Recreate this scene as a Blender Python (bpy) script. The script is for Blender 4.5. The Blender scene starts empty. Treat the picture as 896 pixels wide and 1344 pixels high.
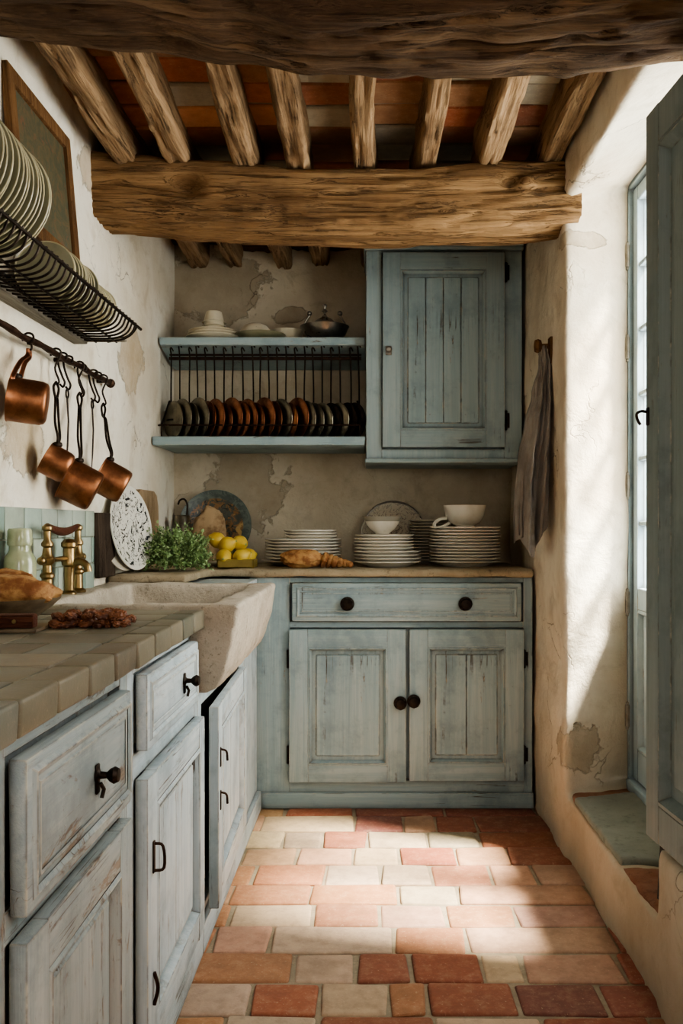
import bpy, bmesh, math, random
from mathutils import Vector, Matrix, Euler, noise
rnd = random.Random(11)
SC = bpy.context.scene
COL = SC.collection
PI = math.pi

# ------------------------------------------------------------------ colours / nodes
def lin(h):
    h = h.lstrip('#')
    out = []
    for i in (0, 2, 4):
        v = int(h[i:i+2], 16) / 255
        out.append(v/12.92 if v <= .04045 else ((v+.055)/1.055)**2.4)
    return (*out, 1)

class NT:
    def __init__(s, name):
        s.m = bpy.data.materials.new(name); s.m.use_nodes = True
        s.t = s.m.node_tree; s.t.nodes.clear()
        s.out = s.t.nodes.new('ShaderNodeOutputMaterial')
        s.tc = s.t.nodes.new('ShaderNodeTexCoord')
    def n(s, typ, ins=None, **at):
        nd = s.t.nodes.new('ShaderNode' + typ)
        for k, v in at.items(): setattr(nd, k, v)
        for k, v in (ins or {}).items():
            sk = nd.inputs[k]
            if isinstance(v, bpy.types.NodeSocket): s.t.links.new(v, sk)
            else: sk.default_value = v
        return nd
    def obj(s): return s.tc.outputs['Object']
    def scaled(s, sc, src=None, loc=(0, 0, 0)):
        return s.n('Mapping', {'Vector': src or s.obj(), 'Scale': sc, 'Location': loc}).outputs[0]
    def noise(s, scale=5, detail=6, rough=.55, vec=None, dist=0):
        return s.n('TexNoise', {'Vector': vec or s.obj(), 'Scale': scale, 'Detail': detail, 'Roughness': rough, 'Distortion': dist}).outputs['Fac']
    def ramp(s, f, pts, interp='LINEAR'):
        r = s.n('ValToRGB', {'Fac': f}); cr = r.color_ramp; cr.interpolation = interp
        while len(cr.elements) > 1: cr.elements.remove(cr.elements[-1])
        for i, (p, c) in enumerate(pts):
            e = cr.elements[0] if i == 0 else cr.elements.new(p)
            e.position = p
            e.color = lin(c) if isinstance(c, str) else ((c, c, c, 1) if isinstance(c, (int, float)) else c)
        return r.outputs[0]
    def mix(s, f, a, b, blend='MIX'):
        nd = s.n('Mix', data_type='RGBA', blend_type=blend)
        for k, v in ((0, f), (6, a), (7, b)):
            if isinstance(v, str): v = lin(v)
            if isinstance(v, bpy.types.NodeSocket): s.t.links.new(v, nd.inputs[k])
            else: nd.inputs[k].default_value = v
        return nd.outputs[2]
    def math(s, op, a, b=0, clamp=False):
        nd = s.n('Math', operation=op, use_clamp=clamp)
        for k, v in ((0, a), (1, b)):
            if isinstance(v, bpy.types.NodeSocket): s.t.links.new(v, nd.inputs[k])
            else: nd.inputs[k].default_value = v
        return nd.outputs[0]
    def smooth(s, v, a, b):
        nd = s.n('MapRange', {'Value': v, 'From Min': a, 'From Max': b}, interpolation_type='SMOOTHSTEP')
        return nd.outputs[0]
    def bump(s, h, strength=.3, dist=.01):
        return s.n('Bump', {'Height': h, 'Strength': strength, 'Distance': dist}).outputs[0]
    def edge(s, radius=.006, lo=.02, hi=.3):
        bv = s.n('Bevel', {'Radius': radius}, samples=4).outputs[0]
        g = s.n('NewGeometry').outputs['Normal']
        d = s.n('VectorMath', {0: bv, 1: g}, operation='DOT_PRODUCT').outputs['Value']
        return s.smooth(s.math('SUBTRACT', 1.0, d), lo, hi)
    def bsdf(s, base, rough=.6, metal=0, normal=None, spec=.5, **extra):
        ins = {'Base Color': lin(base) if isinstance(base, str) else base, 'Roughness': rough, 'Metallic': metal, 'Specular IOR Level': spec}
        if normal is not None: ins['Normal'] = normal
        ins.update(extra)
        b = s.n('BsdfPrincipled', ins)
        s.t.links.new(b.outputs[0], s.out.inputs[0])
        return s.m

MAT = {}
def plaster(name, base, dark, stone, patches, grime=.6):
    s = NT(name)
    n1 = s.noise(1.6, 8, .6); n2 = s.noise(7, 8, .65, dist=.4); n3 = s.noise(60, 5, .7)
    c = s.mix(s.smooth(n1, .38, .68), base, dark)
    c = s.mix(s.math('MULTIPLY', s.smooth(n2, .5, .72), .4), c, stone)
    c = s.mix(s.math('MULTIPLY', s.smooth(s.noise(24, 9, .78), .5, .7), .35), c, dark)
    # exposed stone where the plaster fell away
    z = None
    sx = s.n('SeparateXYZ', {0: s.obj()})
    dist_n = s.noise(9, 8, .7)
    tot = None
    for (ctr, rad) in patches:
        v = s.n('VectorMath', {0: s.obj(), 1: ctr}, operation='SUBTRACT').outputs[0]
        v = s.n('VectorMath', {0: v, 1: rad}, operation='DIVIDE').outputs[0]
        L = s.n('VectorMath', {0: v}, operation='LENGTH').outputs['Value']
        L = s.math('ADD', L, s.math('MULTIPLY', s.math('SUBTRACT', dist_n, .5), 2.0))
        mk = s.math('SUBTRACT', 1.0, s.smooth(L, .86, .98))
        tot = mk if tot is None else s.math('MAXIMUM', tot, mk)
    stonec = s.mix(s.smooth(s.noise(14, 9, .75), .35, .65), stone, s.mix(.5, stone, dark))
    if tot is not None: c = s.mix(s.math('MULTIPLY', tot, .6), c, stonec)
    # cracks
    vv = s.n('TexVoronoi', {'Vector': s.n('VectorMath', {0: s.obj(), 1: s.n('VectorMath', {0: s.n('TexNoise', {'Vector': s.obj(), 'Scale': 5, 'Detail': 6}).outputs['Color'], 1: (.35, .35, .35)}, operation='MULTIPLY').outputs[0]}, operation='ADD').outputs[0], 'Scale': 2.2}, feature='DISTANCE_TO_EDGE').outputs['Distance']
    crack = s.math('MULTIPLY', s.math('SUBTRACT', 1, s.smooth(vv, .0, .007)), s.smooth(s.noise(2.3), .5, .64))
    c = s.mix(s.math('MULTIPLY', crack, .55), c, '#4a3a2a')
    # grime low on the wall
    low = s.math('MULTIPLY', s.math('SUBTRACT', 1, s.smooth(s.math('ADD', sx.outputs[2], s.math('MULTIPLY', n2, .35)), .15, .75)), grime)
    c = s.mix(low, c, '#8c7c64')
    h = s.math('ADD', s.math('MULTIPLY', n2, .6), s.math('MULTIPLY', n3, .12))
    if tot is not None: h = s.math('SUBTRACT', h, s.math('MULTIPLY', tot, .25))
    h = s.math('SUBTRACT', h, s.math('MULTIPLY', crack, .2))
    return s.bsdf(c, .92, normal=s.bump(h, .8, .02), spec=.15)

def paint(name, base, dark, light, wear='#4b3a2a', amt=.5, h=False, scrape=0):
    s = NT(name)
    if not h: MAT[name + '_h'] = paint(name + '_h', base, dark, light, wear, amt, True, scrape)
    G = (lambda a, l: (l, a, a)) if h else (lambda a, l: (a, a, l))
    st = s.noise(1.0, 8, .7, vec=s.scaled(G(34, 1.2)), dist=.5)
    st2 = s.noise(1.0, 6, .65, vec=s.scaled(G(110, 3.5)))
    bl = s.noise(4.2, 9, .68); fine = s.noise(70, 4, .65)
    c = s.mix(s.math('MULTIPLY', s.smooth(st, .36, .66), .7), base, light)
    c = s.mix(s.math('MULTIPLY', s.smooth(bl, .47, .66), .8), c, dark)
    c = s.mix(s.math('MULTIPLY', s.smooth(st2, .52, .72), .3), c, dark)
    # thin vertical checks in the boards
    ck = s.noise(1.0, 2, .4, vec=s.scaled(G(48, 1.1)), dist=.25)
    line = s.math('SUBTRACT', 1, s.smooth(s.math('ABSOLUTE', s.math('SUBTRACT', ck, .5)), .002, .016))
    line = s.math('MULTIPLY', line, s.smooth(s.noise(4.6, 6, .65), .54, .64))
    c = s.mix(s.math('MULTIPLY', line, .85), c, wear)
    # long flakes and small chips
    fl = s.smooth(s.noise(1.0, 7, .72, vec=s.scaled(G(42, 7))), .645 - amt*.035, .68)
    fl = s.math('MULTIPLY', fl, s.smooth(s.noise(2.6, 5), .42, .6))
    under = s.mix(s.smooth(fine, .4, .6), wear, '#a5937a')
    c = s.mix(s.math('MULTIPLY', fl, .8), c, under)
    chips = s.smooth(s.noise(30, 8, .75), .70 - amt*.05, .725)
    c = s.mix(s.math('MULTIPLY', chips, .7), c, s.mix(.4, wear, '#a08e74'))
    if scrape:
        sc_ = s.smooth(s.noise(1.0, 9, .74, vec=s.scaled(G(11, 3.4)), dist=.6), .56, .62)
        c = s.mix(s.math('MULTIPLY', sc_, scrape), c, s.mix(s.smooth(st2, .4, .6), '#8a7660', wear))
    # rubbed edges, darker tone in corners
    e = s.math('MULTIPLY', s.edge(.006, .01, .14), s.smooth(s.noise(12, 8, .75), .52 - amt*.22, .6))
    c = s.mix(s.math('MULTIPLY', e, .85), c, s.mix(s.smooth(s.noise(17, 5), .45, .56), wear, '#cfc4ab'))
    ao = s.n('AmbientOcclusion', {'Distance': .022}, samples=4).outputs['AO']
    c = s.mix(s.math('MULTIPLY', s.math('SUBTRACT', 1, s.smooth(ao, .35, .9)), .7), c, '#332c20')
    h = s.math('SUBTRACT', s.math('ADD', st, s.math('MULTIPLY', st2, .4)), s.math('ADD', s.math('MULTIPLY', line, 1.2), s.math('ADD', s.math('MULTIPLY', chips, .5), s.math('MULTIPLY', fl, .6))))
    return s.bsdf(c, .55, normal=s.bump(h, .45, .004), spec=.3)

def timber(name, axis, base, light, dark, rough=.85, grain=1.0):
    s = NT(name)
    def ax(k, l):
        v = [k*grain]*3; v[axis] = l*grain; return s.scaled(tuple(v))
    g = s.noise(1.0, 10, .72, vec=ax(26, 1.0), dist=.9)
    g2 = s.noise(1.0, 6, .7, vec=ax(95, 1.8), dist=.3)
    g3 = s.noise(1.0, 4, .6, vec=ax(240, 9))
    b = s.noise(2.5, 7, .65)
    c = s.mix(s.smooth(g, .34, .66), base, light)
    c = s.mix(s.math('MULTIPLY', s.smooth(b, .44, .66), .7), c, s.mix(.4, base, dark))
    ck = s.math('SUBTRACT', 1, s.smooth(s.math('ABSOLUTE', s.math('SUBTRACT', g, .5)), 0, .014))
    ck = s.math('MULTIPLY', ck, s.smooth(s.noise(4.5, 5), .42, .58))
    c = s.mix(s.math('MULTIPLY', ck, .85), c, dark)
    c = s.mix(s.math('MULTIPLY', s.smooth(g2, .5, .72), .48), c, dark)
    c = s.mix(s.math('MULTIPLY', s.smooth(g3, .5, .7), .3), c, light)
    h = s.math('SUBTRACT', s.math('ADD', g, s.math('ADD', s.math('MULTIPLY', g3, .2), s.math('MULTIPLY', s.math('SUBTRACT', 1, g2), .8))), s.math('MULTIPLY', ck, .8))
    return s.bsdf(c, rough, normal=s.bump(h, .9, .014), spec=.2)

def metal(name, base, dark, rough=.35, patina=.5, sc=9):
    s = NT(name)
    a = s.noise(sc, 8, .68); b = s.noise(sc*6, 5, .6)
    c = s.mix(s.math('MULTIPLY', s.smooth(a, .4, .7), patina), base, dark)
    r = s.math('ADD', s.math('MULTIPLY', a, .3), rough - .12)
    return s.bsdf(c, r, 1.0, normal=s.bump(b, .12, .002))

def ceramic(name, base, tint, rough=.22, speck=.3):
    s = NT(name)
    a = s.noise(9, 6, .6); b = s.noise(70, 4, .7)
    c = s.mix(s.smooth(a, .42, .75), base, tint)
    c = s.mix(s.math('MULTIPLY', s.smooth(b, .66, .72), speck), c, '#5a4c3a')
    return s.bsdf(c, rough, normal=s.bump(a, .05, .004), spec=.5)

def attr_tile(name, rough, gritty, bumpk, dirt='#5b4a3a'):
    s = NT(name)
    col = s.n('Attribute', attribute_name='Col').outputs['Color']
    a = s.noise(11, 9, .7); b = s.noise(120, 4, .75); d = s.noise(3.2, 7, .62)
    c = s.mix(1.0, col, s.ramp(a, [(.25, .72), (.75, 1.0)]), 'MULTIPLY')
    e_ = s.noise(26, 8, .75)
    c = s.mix(s.math('MULTIPLY', s.smooth(e_, .46, .70), gritty*.55), c, '#cdb596')
    c = s.mix(s.math('MULTIPLY', s.smooth(e_, .54, .34), gritty*.55), c, dirt)
    c = s.mix(s.math('MULTIPLY', s.smooth(b, .58, .72), gritty), c, '#e0c9ab')
    c = s.mix(s.math('MULTIPLY', s.smooth(d, .5, .75), .35), c, dirt)
    c = s.mix(s.math('MULTIPLY', s.edge(.01, .03, .35), .35), c, dirt)
    h = s.math('ADD', s.math('MULTIPLY', a, .5), s.math('MULTIPLY', b, .18))
    return s.bsdf(c, s.math('ADD', rough - .12, s.math('MULTIPLY', a, .25)), normal=s.bump(h, bumpk, .008), spec=.35)

def stone(name, base, dark, light, grit=.5, bk=.6):
    s = NT(name)
    a = s.noise(4, 8, .65, dist=.5); b = s.noise(120, 3, .7); e = s.noise(28, 8, .75)
    c = s.mix(s.smooth(a, .35, .68), base, light)
    c = s.mix(s.math('MULTIPLY', s.smooth(e, .52, .7), .6), c, dark)
    c = s.mix(s.math('MULTIPLY', s.smooth(b, .58, .7), grit), c, dark)
    h = s.math('ADD', s.math('MULTIPLY', e, .7), s.math('MULTIPLY', b, .25))
    return s.bsdf(c, .85, normal=s.bump(h, bk, .01), spec=.25)

def simple(name, base, dark, rough=.6, sc=20, lo=.4, hi=.7, bk=.2, spec=.4, **ex):
    s = NT(name)
    a = s.noise(sc, 7, .65)
    return s.bsdf(s.mix(s.smooth(a, lo, hi), base, dark), rough, normal=s.bump(a, bk, .005), spec=spec, **ex)

MAT['plaster_left'] = plaster('white_limewash', '#e6dfd0', '#cfc3ac', '#a08660',
    [((-.88, 3.18, 1.66), (.4, .16, .13)), ((-.88, 2.22, 1.27), (.4, .13, .1)), ((-.88, 2.72, 2.16), (.4, .1, .07))], .3)
MAT['plaster_back'] = plaster('old_cream_plaster', '#c8beaa', '#a69780', '#847662',
    [((-.70, 3.87, 2.12), (.24, .4, .17)), ((-.57, 3.87, 1.22), (.18, .4, .21)), ((-.36, 3.87, 1.99), (.09, .4, .04))], .2)
MAT['plaster_right'] = plaster('cream_lime_plaster', '#dcd3c1', '#bfb09a', '#908168',
    [((.66, 2.8, .34), (.10, .14, .08)), ((.69, 2.82, 1.98), (.10, .1, .03))], .55)
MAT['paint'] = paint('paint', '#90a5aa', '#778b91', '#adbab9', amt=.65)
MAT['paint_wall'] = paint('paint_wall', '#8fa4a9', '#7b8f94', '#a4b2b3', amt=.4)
MAT['paint_left_lit'] = paint('paint_left_lit', '#b2c1c8', '#93a3aa', '#d2d9d9', wear='#54412e', amt=1.4, scrape=.28)  # lighter base paints in the strong light on these cabinets
MAT['paint_near_dim'] = paint('paint_near_dim', '#97a4a7', '#7b888b', '#b3bbb9', wear='#5a4330', amt=2.0, scrape=.75)  # darker base paints in the dim near end; brown scrapes are wear
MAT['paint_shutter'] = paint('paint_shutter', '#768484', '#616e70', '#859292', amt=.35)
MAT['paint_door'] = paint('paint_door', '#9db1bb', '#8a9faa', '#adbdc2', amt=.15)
MAT['beam_dark'] = timber('dark_oak', 0, '#4f3b2c', '#82694f', '#120a06')
MAT['beam'] = timber('honey_oak', 0, '#80603f', '#a5835c', '#22140b')
MAT['joist'] = timber('pale_oak', 1, '#8b6d4e', '#b29370', '#332114')
MAT['plate_wood'] = timber('rotten_wood', 0, '#4e3220', '#70492c', '#1a0f08')
MAT['board_wood'] = timber('board_wood', 2, '#9a8264', '#b39b7c', '#4d3a28', grain=1.6)
MAT['dark_board'] = timber('dark_board_wood', 2, '#3b2f24', '#54463a', '#15100b', grain=1.6)
MAT['frame_wood'] = timber('frame_wood', 2, '#6d4c2e', '#8f6a45', '#2a1a0e', grain=2)
MAT['handle_wood'] = timber('red_brown_wood', 0, '#5a3324', '#7a4a36', '#20110a', grain=2, rough=.55)
MAT['ledge_wood'] = timber('grey_wood', 1, '#8d8577', '#aaa294', '#463b2e', grain=2)
MAT['terracotta'] = attr_tile('terracotta', .62, .4, .5)
MAT['worktop_tile'] = attr_tile('glazed_worktop_tile', .42, .15, .25, '#4c4334')
MAT['splash_tile'] = attr_tile('glazed_splash_tile', .22, .06, .12, '#6d786c')
MAT['ceiling_brick'] = attr_tile('ceiling_brick', .85, .25, .5, '#3e2a1e')
MAT['grout'] = stone('grout', '#8b8170', '#5e5546', '#a3988a')
MAT['mortar'] = stone('mortar', '#7c7264', '#4b4238', '#93887a')
MAT['sink_stone'] = stone('limestone', '#aca292', '#6d6353', '#c6bcab', .6, .9)
MAT['counter_stone'] = stone('counter_stone', '#94866e', '#5c4f3c', '#ab9d84', .6, .6)
MAT['slab'] = stone('green_slate', '#7f8178', '#62645a', '#929488', .2, .4)
MAT['copper'] = metal('copper', '#a5704f', '#553524', .38, .75)
MAT['copper_dark'] = metal('old_copper', '#b0775a', '#583628', .32, .6, 18)
MAT['pewter'] = metal('pewter', '#8f8878', '#4c463c', .36, .7, 14)
MAT['silver'] = metal('silver', '#a7a199', '#544e48', .27, .6, 12)
MAT['brass'] = metal('brass', '#a38a60', '#59452b', .32, .7, 16)
MAT['iron'] = metal('black_iron', '#3a322c', '#1c1512', .5, .8, 20)
MAT['iron_rust'] = metal('rusty_iron', '#4a382e', '#201612', .6, .8, 24)
MAT['steel'] = metal('tarnished_steel', '#a39d92', '#5f574c', .4, .6, 20)
MAT['white_china'] = ceramic('white_china', '#e4dfd3', '#d4ccba', .2, .2)
MAT['cream_china'] = ceramic('cream_china', '#d8cfb8', '#c4b799', .28, .4)
MAT['grey_china'] = ceramic('grey_china', '#b5ad9d', '#9f9683', .3, .3)
MAT['olive_china'] = ceramic('olive_glazed_china', '#85826a', '#6b6850', .3, .2)
MAT['olive_rim'] = ceramic('pale_rim_glaze', '#bdb698', '#a39b7c', .25, .2)
MAT['ochre_china'] = ceramic('ochre_glaze', '#8f7b40', '#75622f', .3, .3)
MAT['lemon'] = simple('lemon_skin', '#cfb24a', '#b8953a', .42, 14, bk=.25, **{'Subsurface Weight': .1, 'Subsurface Radius': (.01, .008, .002), 'Subsurface Scale': .3})
MAT['crust'] = simple('bread_crust', '#b48a58', '#7a4c28', .75, 22, .38, .62, .9)
MAT['crust_pale'] = simple('floury_crust', '#b49a78', '#7c6044', .85, 14, .4, .65, .6)
MAT['fig'] = simple('dried_fruit', '#7a4a2c', '#43241a', .5, 40, .35, .7, .7)
MAT['leaf'] = simple('herb_leaf', '#7f9a60', '#5a7646', .55, 30, bk=.1, **{'Transmission Weight': 0.0})
MAT['leaf_light'] = simple('pale_herb_leaf', '#a4b987', '#869e68', .55, 30, bk=.1)
MAT['stem'] = simple('herb_stem', '#8a9c62', '#66793f', .6, 30)
MAT['bowl_wood'] = simple('brown_stoneware', '#7b6a52', '#4b3d2d', .5, 10)
MAT['leather'] = simple('dark_leather', '#2e211a', '#1a120e', .6, 16)
MAT['dark_void'] = simple('inside_shade_dark', '#191512', '#0d0b09', .95, 10)  # near-black colour stands in for the shade behind the ajar door

def special_mats():
    s = NT('grey_linen')
    w = s.n('TexWave', {'Vector': s.obj(), 'Scale': 160, 'Distortion': 1.5}, bands_direction='Z').outputs['Fac']
    w2 = s.n('TexWave', {'Vector': s.obj(), 'Scale': 160, 'Distortion': 1.5}, bands_direction='X').outputs['Fac']
    a = s.noise(9, 7, .6)
    c = s.mix(s.smooth(a, .35, .7), '#9d948a', '#7a7067')
    wr = s.noise(16, 7, .65, dist=1.2)
    h = s.math('ADD', s.math('MULTIPLY', s.math('ADD', w, w2), .12), wr)
    MAT['linen'] = s.bsdf(c, .95, normal=s.bump(h, .7, .014), spec=.1, **{'Sheen Weight': .2})
    # patterned black and white platter
    s = NT('spatter_platter')
    a = s.noise(26, 5, .7, dist=2.5); b = s.noise(60, 3, .6, dist=1.5)
    r = s.n('VectorMath', {0: s.scaled((1, 1, 0))}, operation='LENGTH').outputs['Value']
    m = s.math('MULTIPLY', s.math('MAXIMUM', s.smooth(a, .53, .57), s.math('MULTIPLY', s.smooth(b, .6, .64), .8)), s.math('SUBTRACT', 1, s.smooth(r, .130, .136)))
    c = s.mix(m, '#d6d3c8', '#22242a')
    c = s.mix(s.smooth(s.noise(7, 3), .68, .7), c, '#8a3b26')
    MAT['spatter'] = s.bsdf(c, .22)
    # painted faience dish
    s = NT('painted_faience')
    r = s.n('VectorMath', {0: s.scaled((1, 1, 0))}, operation='LENGTH').outputs['Value']
    a = s.noise(22, 6, .65, dist=2.0); b = s.noise(38, 4, .6, dist=1.2)
    c = s.mix(s.smooth(a, .45, .56), '#4a4f48', '#8a6640')
    c = s.mix(s.smooth(b, .58, .63), c, '#2b2d2a')
    c = s.mix(s.math('MULTIPLY', s.smooth(s.noise(15, 3, .5, dist=1), .6, .64), .8), c, '#c2a26a')
    rim = s.smooth(r, .118, .124)
    c = s.mix(rim, c, s.mix(s.smooth(a, .4, .6), '#48524f', '#667069'))
    MAT['faience'] = s.bsdf(c, .3)
    # dim painting
    s = NT('dim_tapestry_painting')
    a = s.noise(16, 8, .7, dist=1.6); b = s.noise(30, 6, .7, dist=1)
    c = s.mix(s.smooth(a, .4, .62), '#3d402e', '#5a4c32')
    c = s.mix(s.smooth(b, .55, .65), c, '#664630')
    c = s.mix(s.smooth(s.noise(23, 5, .7, dist=2), .56, .66), c, '#39443a')
    MAT['painting'] = s.bsdf(c, .65, normal=s.bump(b, .3, .004))
    # engraved tray
    s = NT('engraved_glass_tray')
    a = s.noise(18, 4, .6, dist=2.5)
    c = s.mix(s.smooth(s.math('ABSOLUTE', s.math('SUBTRACT', a, .5)), .0, .03), '#4b473e', '#a7a292')
    MAT['tray'] = s.bsdf(c, .25, .35)
    # window glass: clear with a reflective fresnel part
    s = NT('window_glass')
    tr = s.n('BsdfTransparent', {'Color': (.97, .98, .96, 1)}); gl = s.n('BsdfGlossy', {'Roughness': .05})
    mx = s.n('MixShader', {0: .05, 1: tr.outputs[0], 2: gl.outputs[0]})
    s.t.links.new(mx.outputs[0], s.out.inputs[0]); MAT['glass'] = s.m
    s = NT('frosted_green_glass')
    a = s.noise(20, 5)
    MAT['jar_glass'] = s.bsdf(s.mix(s.smooth(a, .4, .7), '#c3c7a4', '#a5ad88'), .18, spec=.6, **{'Transmission Weight': .25, 'Subsurface Weight': .2, 'Subsurface Radius': (.02, .02, .01), 'Subsurface Scale': .5})
    s = NT('thin_bowl_glass')
    MAT['bowl_glass'] = s.bsdf('#c9c6b8', .08, spec=.6, **{'Transmission Weight': .55, 'IOR': 1.3})
special_mats()

# ------------------------------------------------------------------ mesh builder
class B:
    def __init__(s, col=False):
        s.bm = bmesh.new()
        s.cl = s.bm.loops.layers.float_color.new('Col') if col else None
    def _paint(s, faces, c):
        if s.cl and c is not None:
            for f in faces:
                for l in f.loops: l[s.cl] = c
    def box(s, x0, x1, y0, y1, z0, z1, bev=0, seg=1, c=None, jit=0, mat=None, mi=0):
        vs = []
        for z in (z0, z1):
            for (x, y) in ((x0, y0), (x1, y0), (x1, y1), (x0, y1)):
                v = Vector((x, y, z))
                if jit: v += Vector((rnd.uniform(-jit, jit), rnd.uniform(-jit, jit), rnd.uniform(-jit, jit)*.4))
                if mat: v = mat @ v
                vs.append(s.bm.verts.new(v))
        fs = [s.bm.faces.new([vs[i] for i in q]) for q in ((3, 2, 1, 0), (4, 5, 6, 7), (0, 1, 5, 4), (1, 2, 6, 5), (2, 3, 7, 6), (3, 0, 4, 7))]
        if bev:
            es = list({e for f in fs for e in f.edges})
            r = bmesh.ops.bevel(s.bm, geom=es, offset=bev, segments=seg, affect='EDGES', profile=.6, clamp_overlap=True)
            fs = list({f for v in r['verts'] for f in v.link_faces} | set(f for f in fs if f.is_valid))
        s._paint(fs, c)
        if mi:
            for f in fs: f.material_index = mi
        return s
    def prism(s, poly, a, b, axis=2):
        def mk(p, t):
            if axis == 2: return Vector((p[0], p[1], t))
            if axis == 1: return Vector((p[0], t, p[1]))
            return Vector((t, p[0], p[1]))
        lo = [s.bm.verts.new(mk(p, a)) for p in poly]; hi = [s.bm.verts.new(mk(p, b)) for p in poly]
        n = len(poly)
        s.bm.faces.new(lo[::-1]); s.bm.faces.new(hi)
        for i in range(n): s.bm.faces.new((lo[i], lo[(i+1) % n], hi[(i+1) % n], hi[i]))
        return s
    def lathe(s, prof, n=32, m=None, sx=1, sy=1, wob=0):
        m = m or Matrix()
        rings = []
        for (r, z) in prof:
            if r < 1e-6: rings.append([s.bm.verts.new(m @ Vector((0, 0, z)))])
            else:
                ring = []
                for i in range(n):
                    a = 2*PI*i/n
                    rr = r*(1 + (wob*math.sin(3*a+z*40) if wob else 0))
                    ring.append(s.bm.verts.new(m @ Vector((rr*sx*math.cos(a), rr*sy*math.sin(a), z))))
                rings.append(ring)
        for a, b in zip(rings, rings[1:]):
            if len(a) == 1 and len(b) == 1: continue
            if len(a) == 1:
                for i in range(n): s.bm.faces.new((a[0], b[(i+1) % n], b[i]))
            elif len(b) == 1:
                for i in range(n): s.bm.faces.new((a[i], a[(i+1) % n], b[0]))
            else:
                for i in range(n): s.bm.faces.new((a[i], a[(i+1) % n], b[(i+1) % n], b[i]))
        return s
    def wire(s, pts, r, n=8, sub=4, flat=1):
        P = [Vector(p) for p in pts]; rr = r if isinstance(r, (list, tuple)) else [r]*len(P)
        Q = [P[0]*2-P[1]] + P + [P[-1]*2-P[-2]]; out = []; ro = []
        for i in range(len(P)-1):
            a, b, c, d = Q[i:i+4]
            for k in range(sub):
                t = k/sub
                out.append(.5*((2*b) + (c-a)*t + (2*a-5*b+4*c-d)*t*t + (3*b-a-3*c+d)*t**3)); ro.append(rr[i]+(rr[i+1]-rr[i])*t)
        out.append(P[-1]); ro.append(rr[-1])
        return s.tube(out, ro, n, flat=flat)
    def tube(s, pts, r, n=8, closed=False, flat=1):
        pts = [Vector(p) for p in pts]; k = len(pts)
        rad = r if isinstance(r, (list, tuple)) else [r]*k
        rings = []; up = None
        for i in range(k):
            if closed: t = pts[(i+1) % k] - pts[i-1]
            else: t = pts[min(i+1, k-1)] - pts[max(i-1, 0)]
            t.normalize()
            if up is None:
                up = t.orthogonal().normalized()
            up = (up - t*up.dot(t))
            if up.length < 1e-5: up = t.orthogonal()
            up.normalize(); w = t.cross(up)
            rings.append([s.bm.verts.new(pts[i] + up*rad[i]*math.cos(2*PI*j/n) + w*rad[i]*flat*math.sin(2*PI*j/n)) for j in range(n)])
        prs = list(zip(rings, rings[1:])) + ([(rings[-1], rings[0])] if closed else [])
        for a, b in prs:
            for j in range(n): s.bm.faces.new((a[j], a[(j+1) % n], b[(j+1) % n], b[j]))
        if not closed:
            s.bm.faces.new(rings[0][::-1]); s.bm.faces.new(rings[-1])
        return s
    def ball(s, ctr, rad, sub=3, amp=0, fr=6, seed=0, m=None):
        ctr = Vector(ctr)
        r = bmesh.ops.create_icosphere(s.bm, subdivisions=sub, radius=1)
        for v in r['verts']:
            d = v.co.normalized()
            k = 1 + (amp*noise.fractal(d*fr*.3 + Vector((seed, seed*2.3, 0)), .8, 2.1, 4) if amp else 0)
            p = Vector((d.x*rad[0], d.y*rad[1], d.z*rad[2]))*k
            if m: p = m @ p
            v.co = ctr + p
        return s
    def sheet(s, f, nu, nv, thick=0):
        g = [[s.bm.verts.new(f(u/nu, v/nv)) for u in range(nu+1)] for v in range(nv+1)]
        for v in range(nv):
            for u in range(nu): s.bm.faces.new((g[v][u], g[v][u+1], g[v+1][u+1], g[v+1][u]))
        return s

def obj(name, b, mat, parent=None, loc=(0, 0, 0), rot=(0, 0, 0), ang=38, fixn=True):
    me = bpy.data.meshes.new(name)
    if fixn: bmesh.ops.recalc_face_normals(b.bm, faces=b.bm.faces)
    b.bm.to_mesh(me); b.bm.free()
    me.shade_smooth(); me.set_sharp_from_angle(angle=math.radians(ang))
    o = bpy.data.objects.new(name, me); COL.objects.link(o)
    me.materials.append(MAT[mat])
    if mat + '_h' in MAT: me.materials.append(MAT[mat + '_h'])
    o.location = loc; o.rotation_euler = rot
    if parent: o.parent = parent
    return o
def tag(o, label, cat, group=None):
    o['label'] = label; o['category'] = cat
    if group: o['group'] = group
    return o
def thing(name, label, cat, loc=(0, 0, 0), rot=(0, 0, 0), group=None):
    o = bpy.data.objects.new(name, None); COL.objects.link(o)
    o.location = loc; o.rotation_euler = rot; o.empty_display_size = .05
    return tag(o, label, cat, group)
def struct(name, b, mat, ang=38):
    o = obj(name, b, mat, ang=ang); o['kind'] = 'structure'; return o
def dup(root, loc=None, rot=None, label=None, name=None):
    r = root.copy(); COL.objects.link(r)
    if loc is not None: r.location = loc
    if rot is not None: r.rotation_euler = rot
    if label: r['label'] = label
    for ch in list(root.children):
        c = ch.copy(); COL.objects.link(c); c.parent = r
        for g in list(ch.children):
            d = g.copy(); COL.objects.link(d); d.parent = c
    return r
ORD = ['', 'first', 'second', 'third', 'fourth', 'fifth', 'sixth', 'seventh', 'eighth', 'ninth', 'tenth', 'eleventh', 'twelfth', 'thirteenth',
       'fourteenth', 'fifteenth', 'sixteenth', 'seventeenth', 'eighteenth', 'nineteenth', 'twentieth', 'twenty-first', 'twenty-second', 'twenty-third', 'twenty-fourth']

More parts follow.
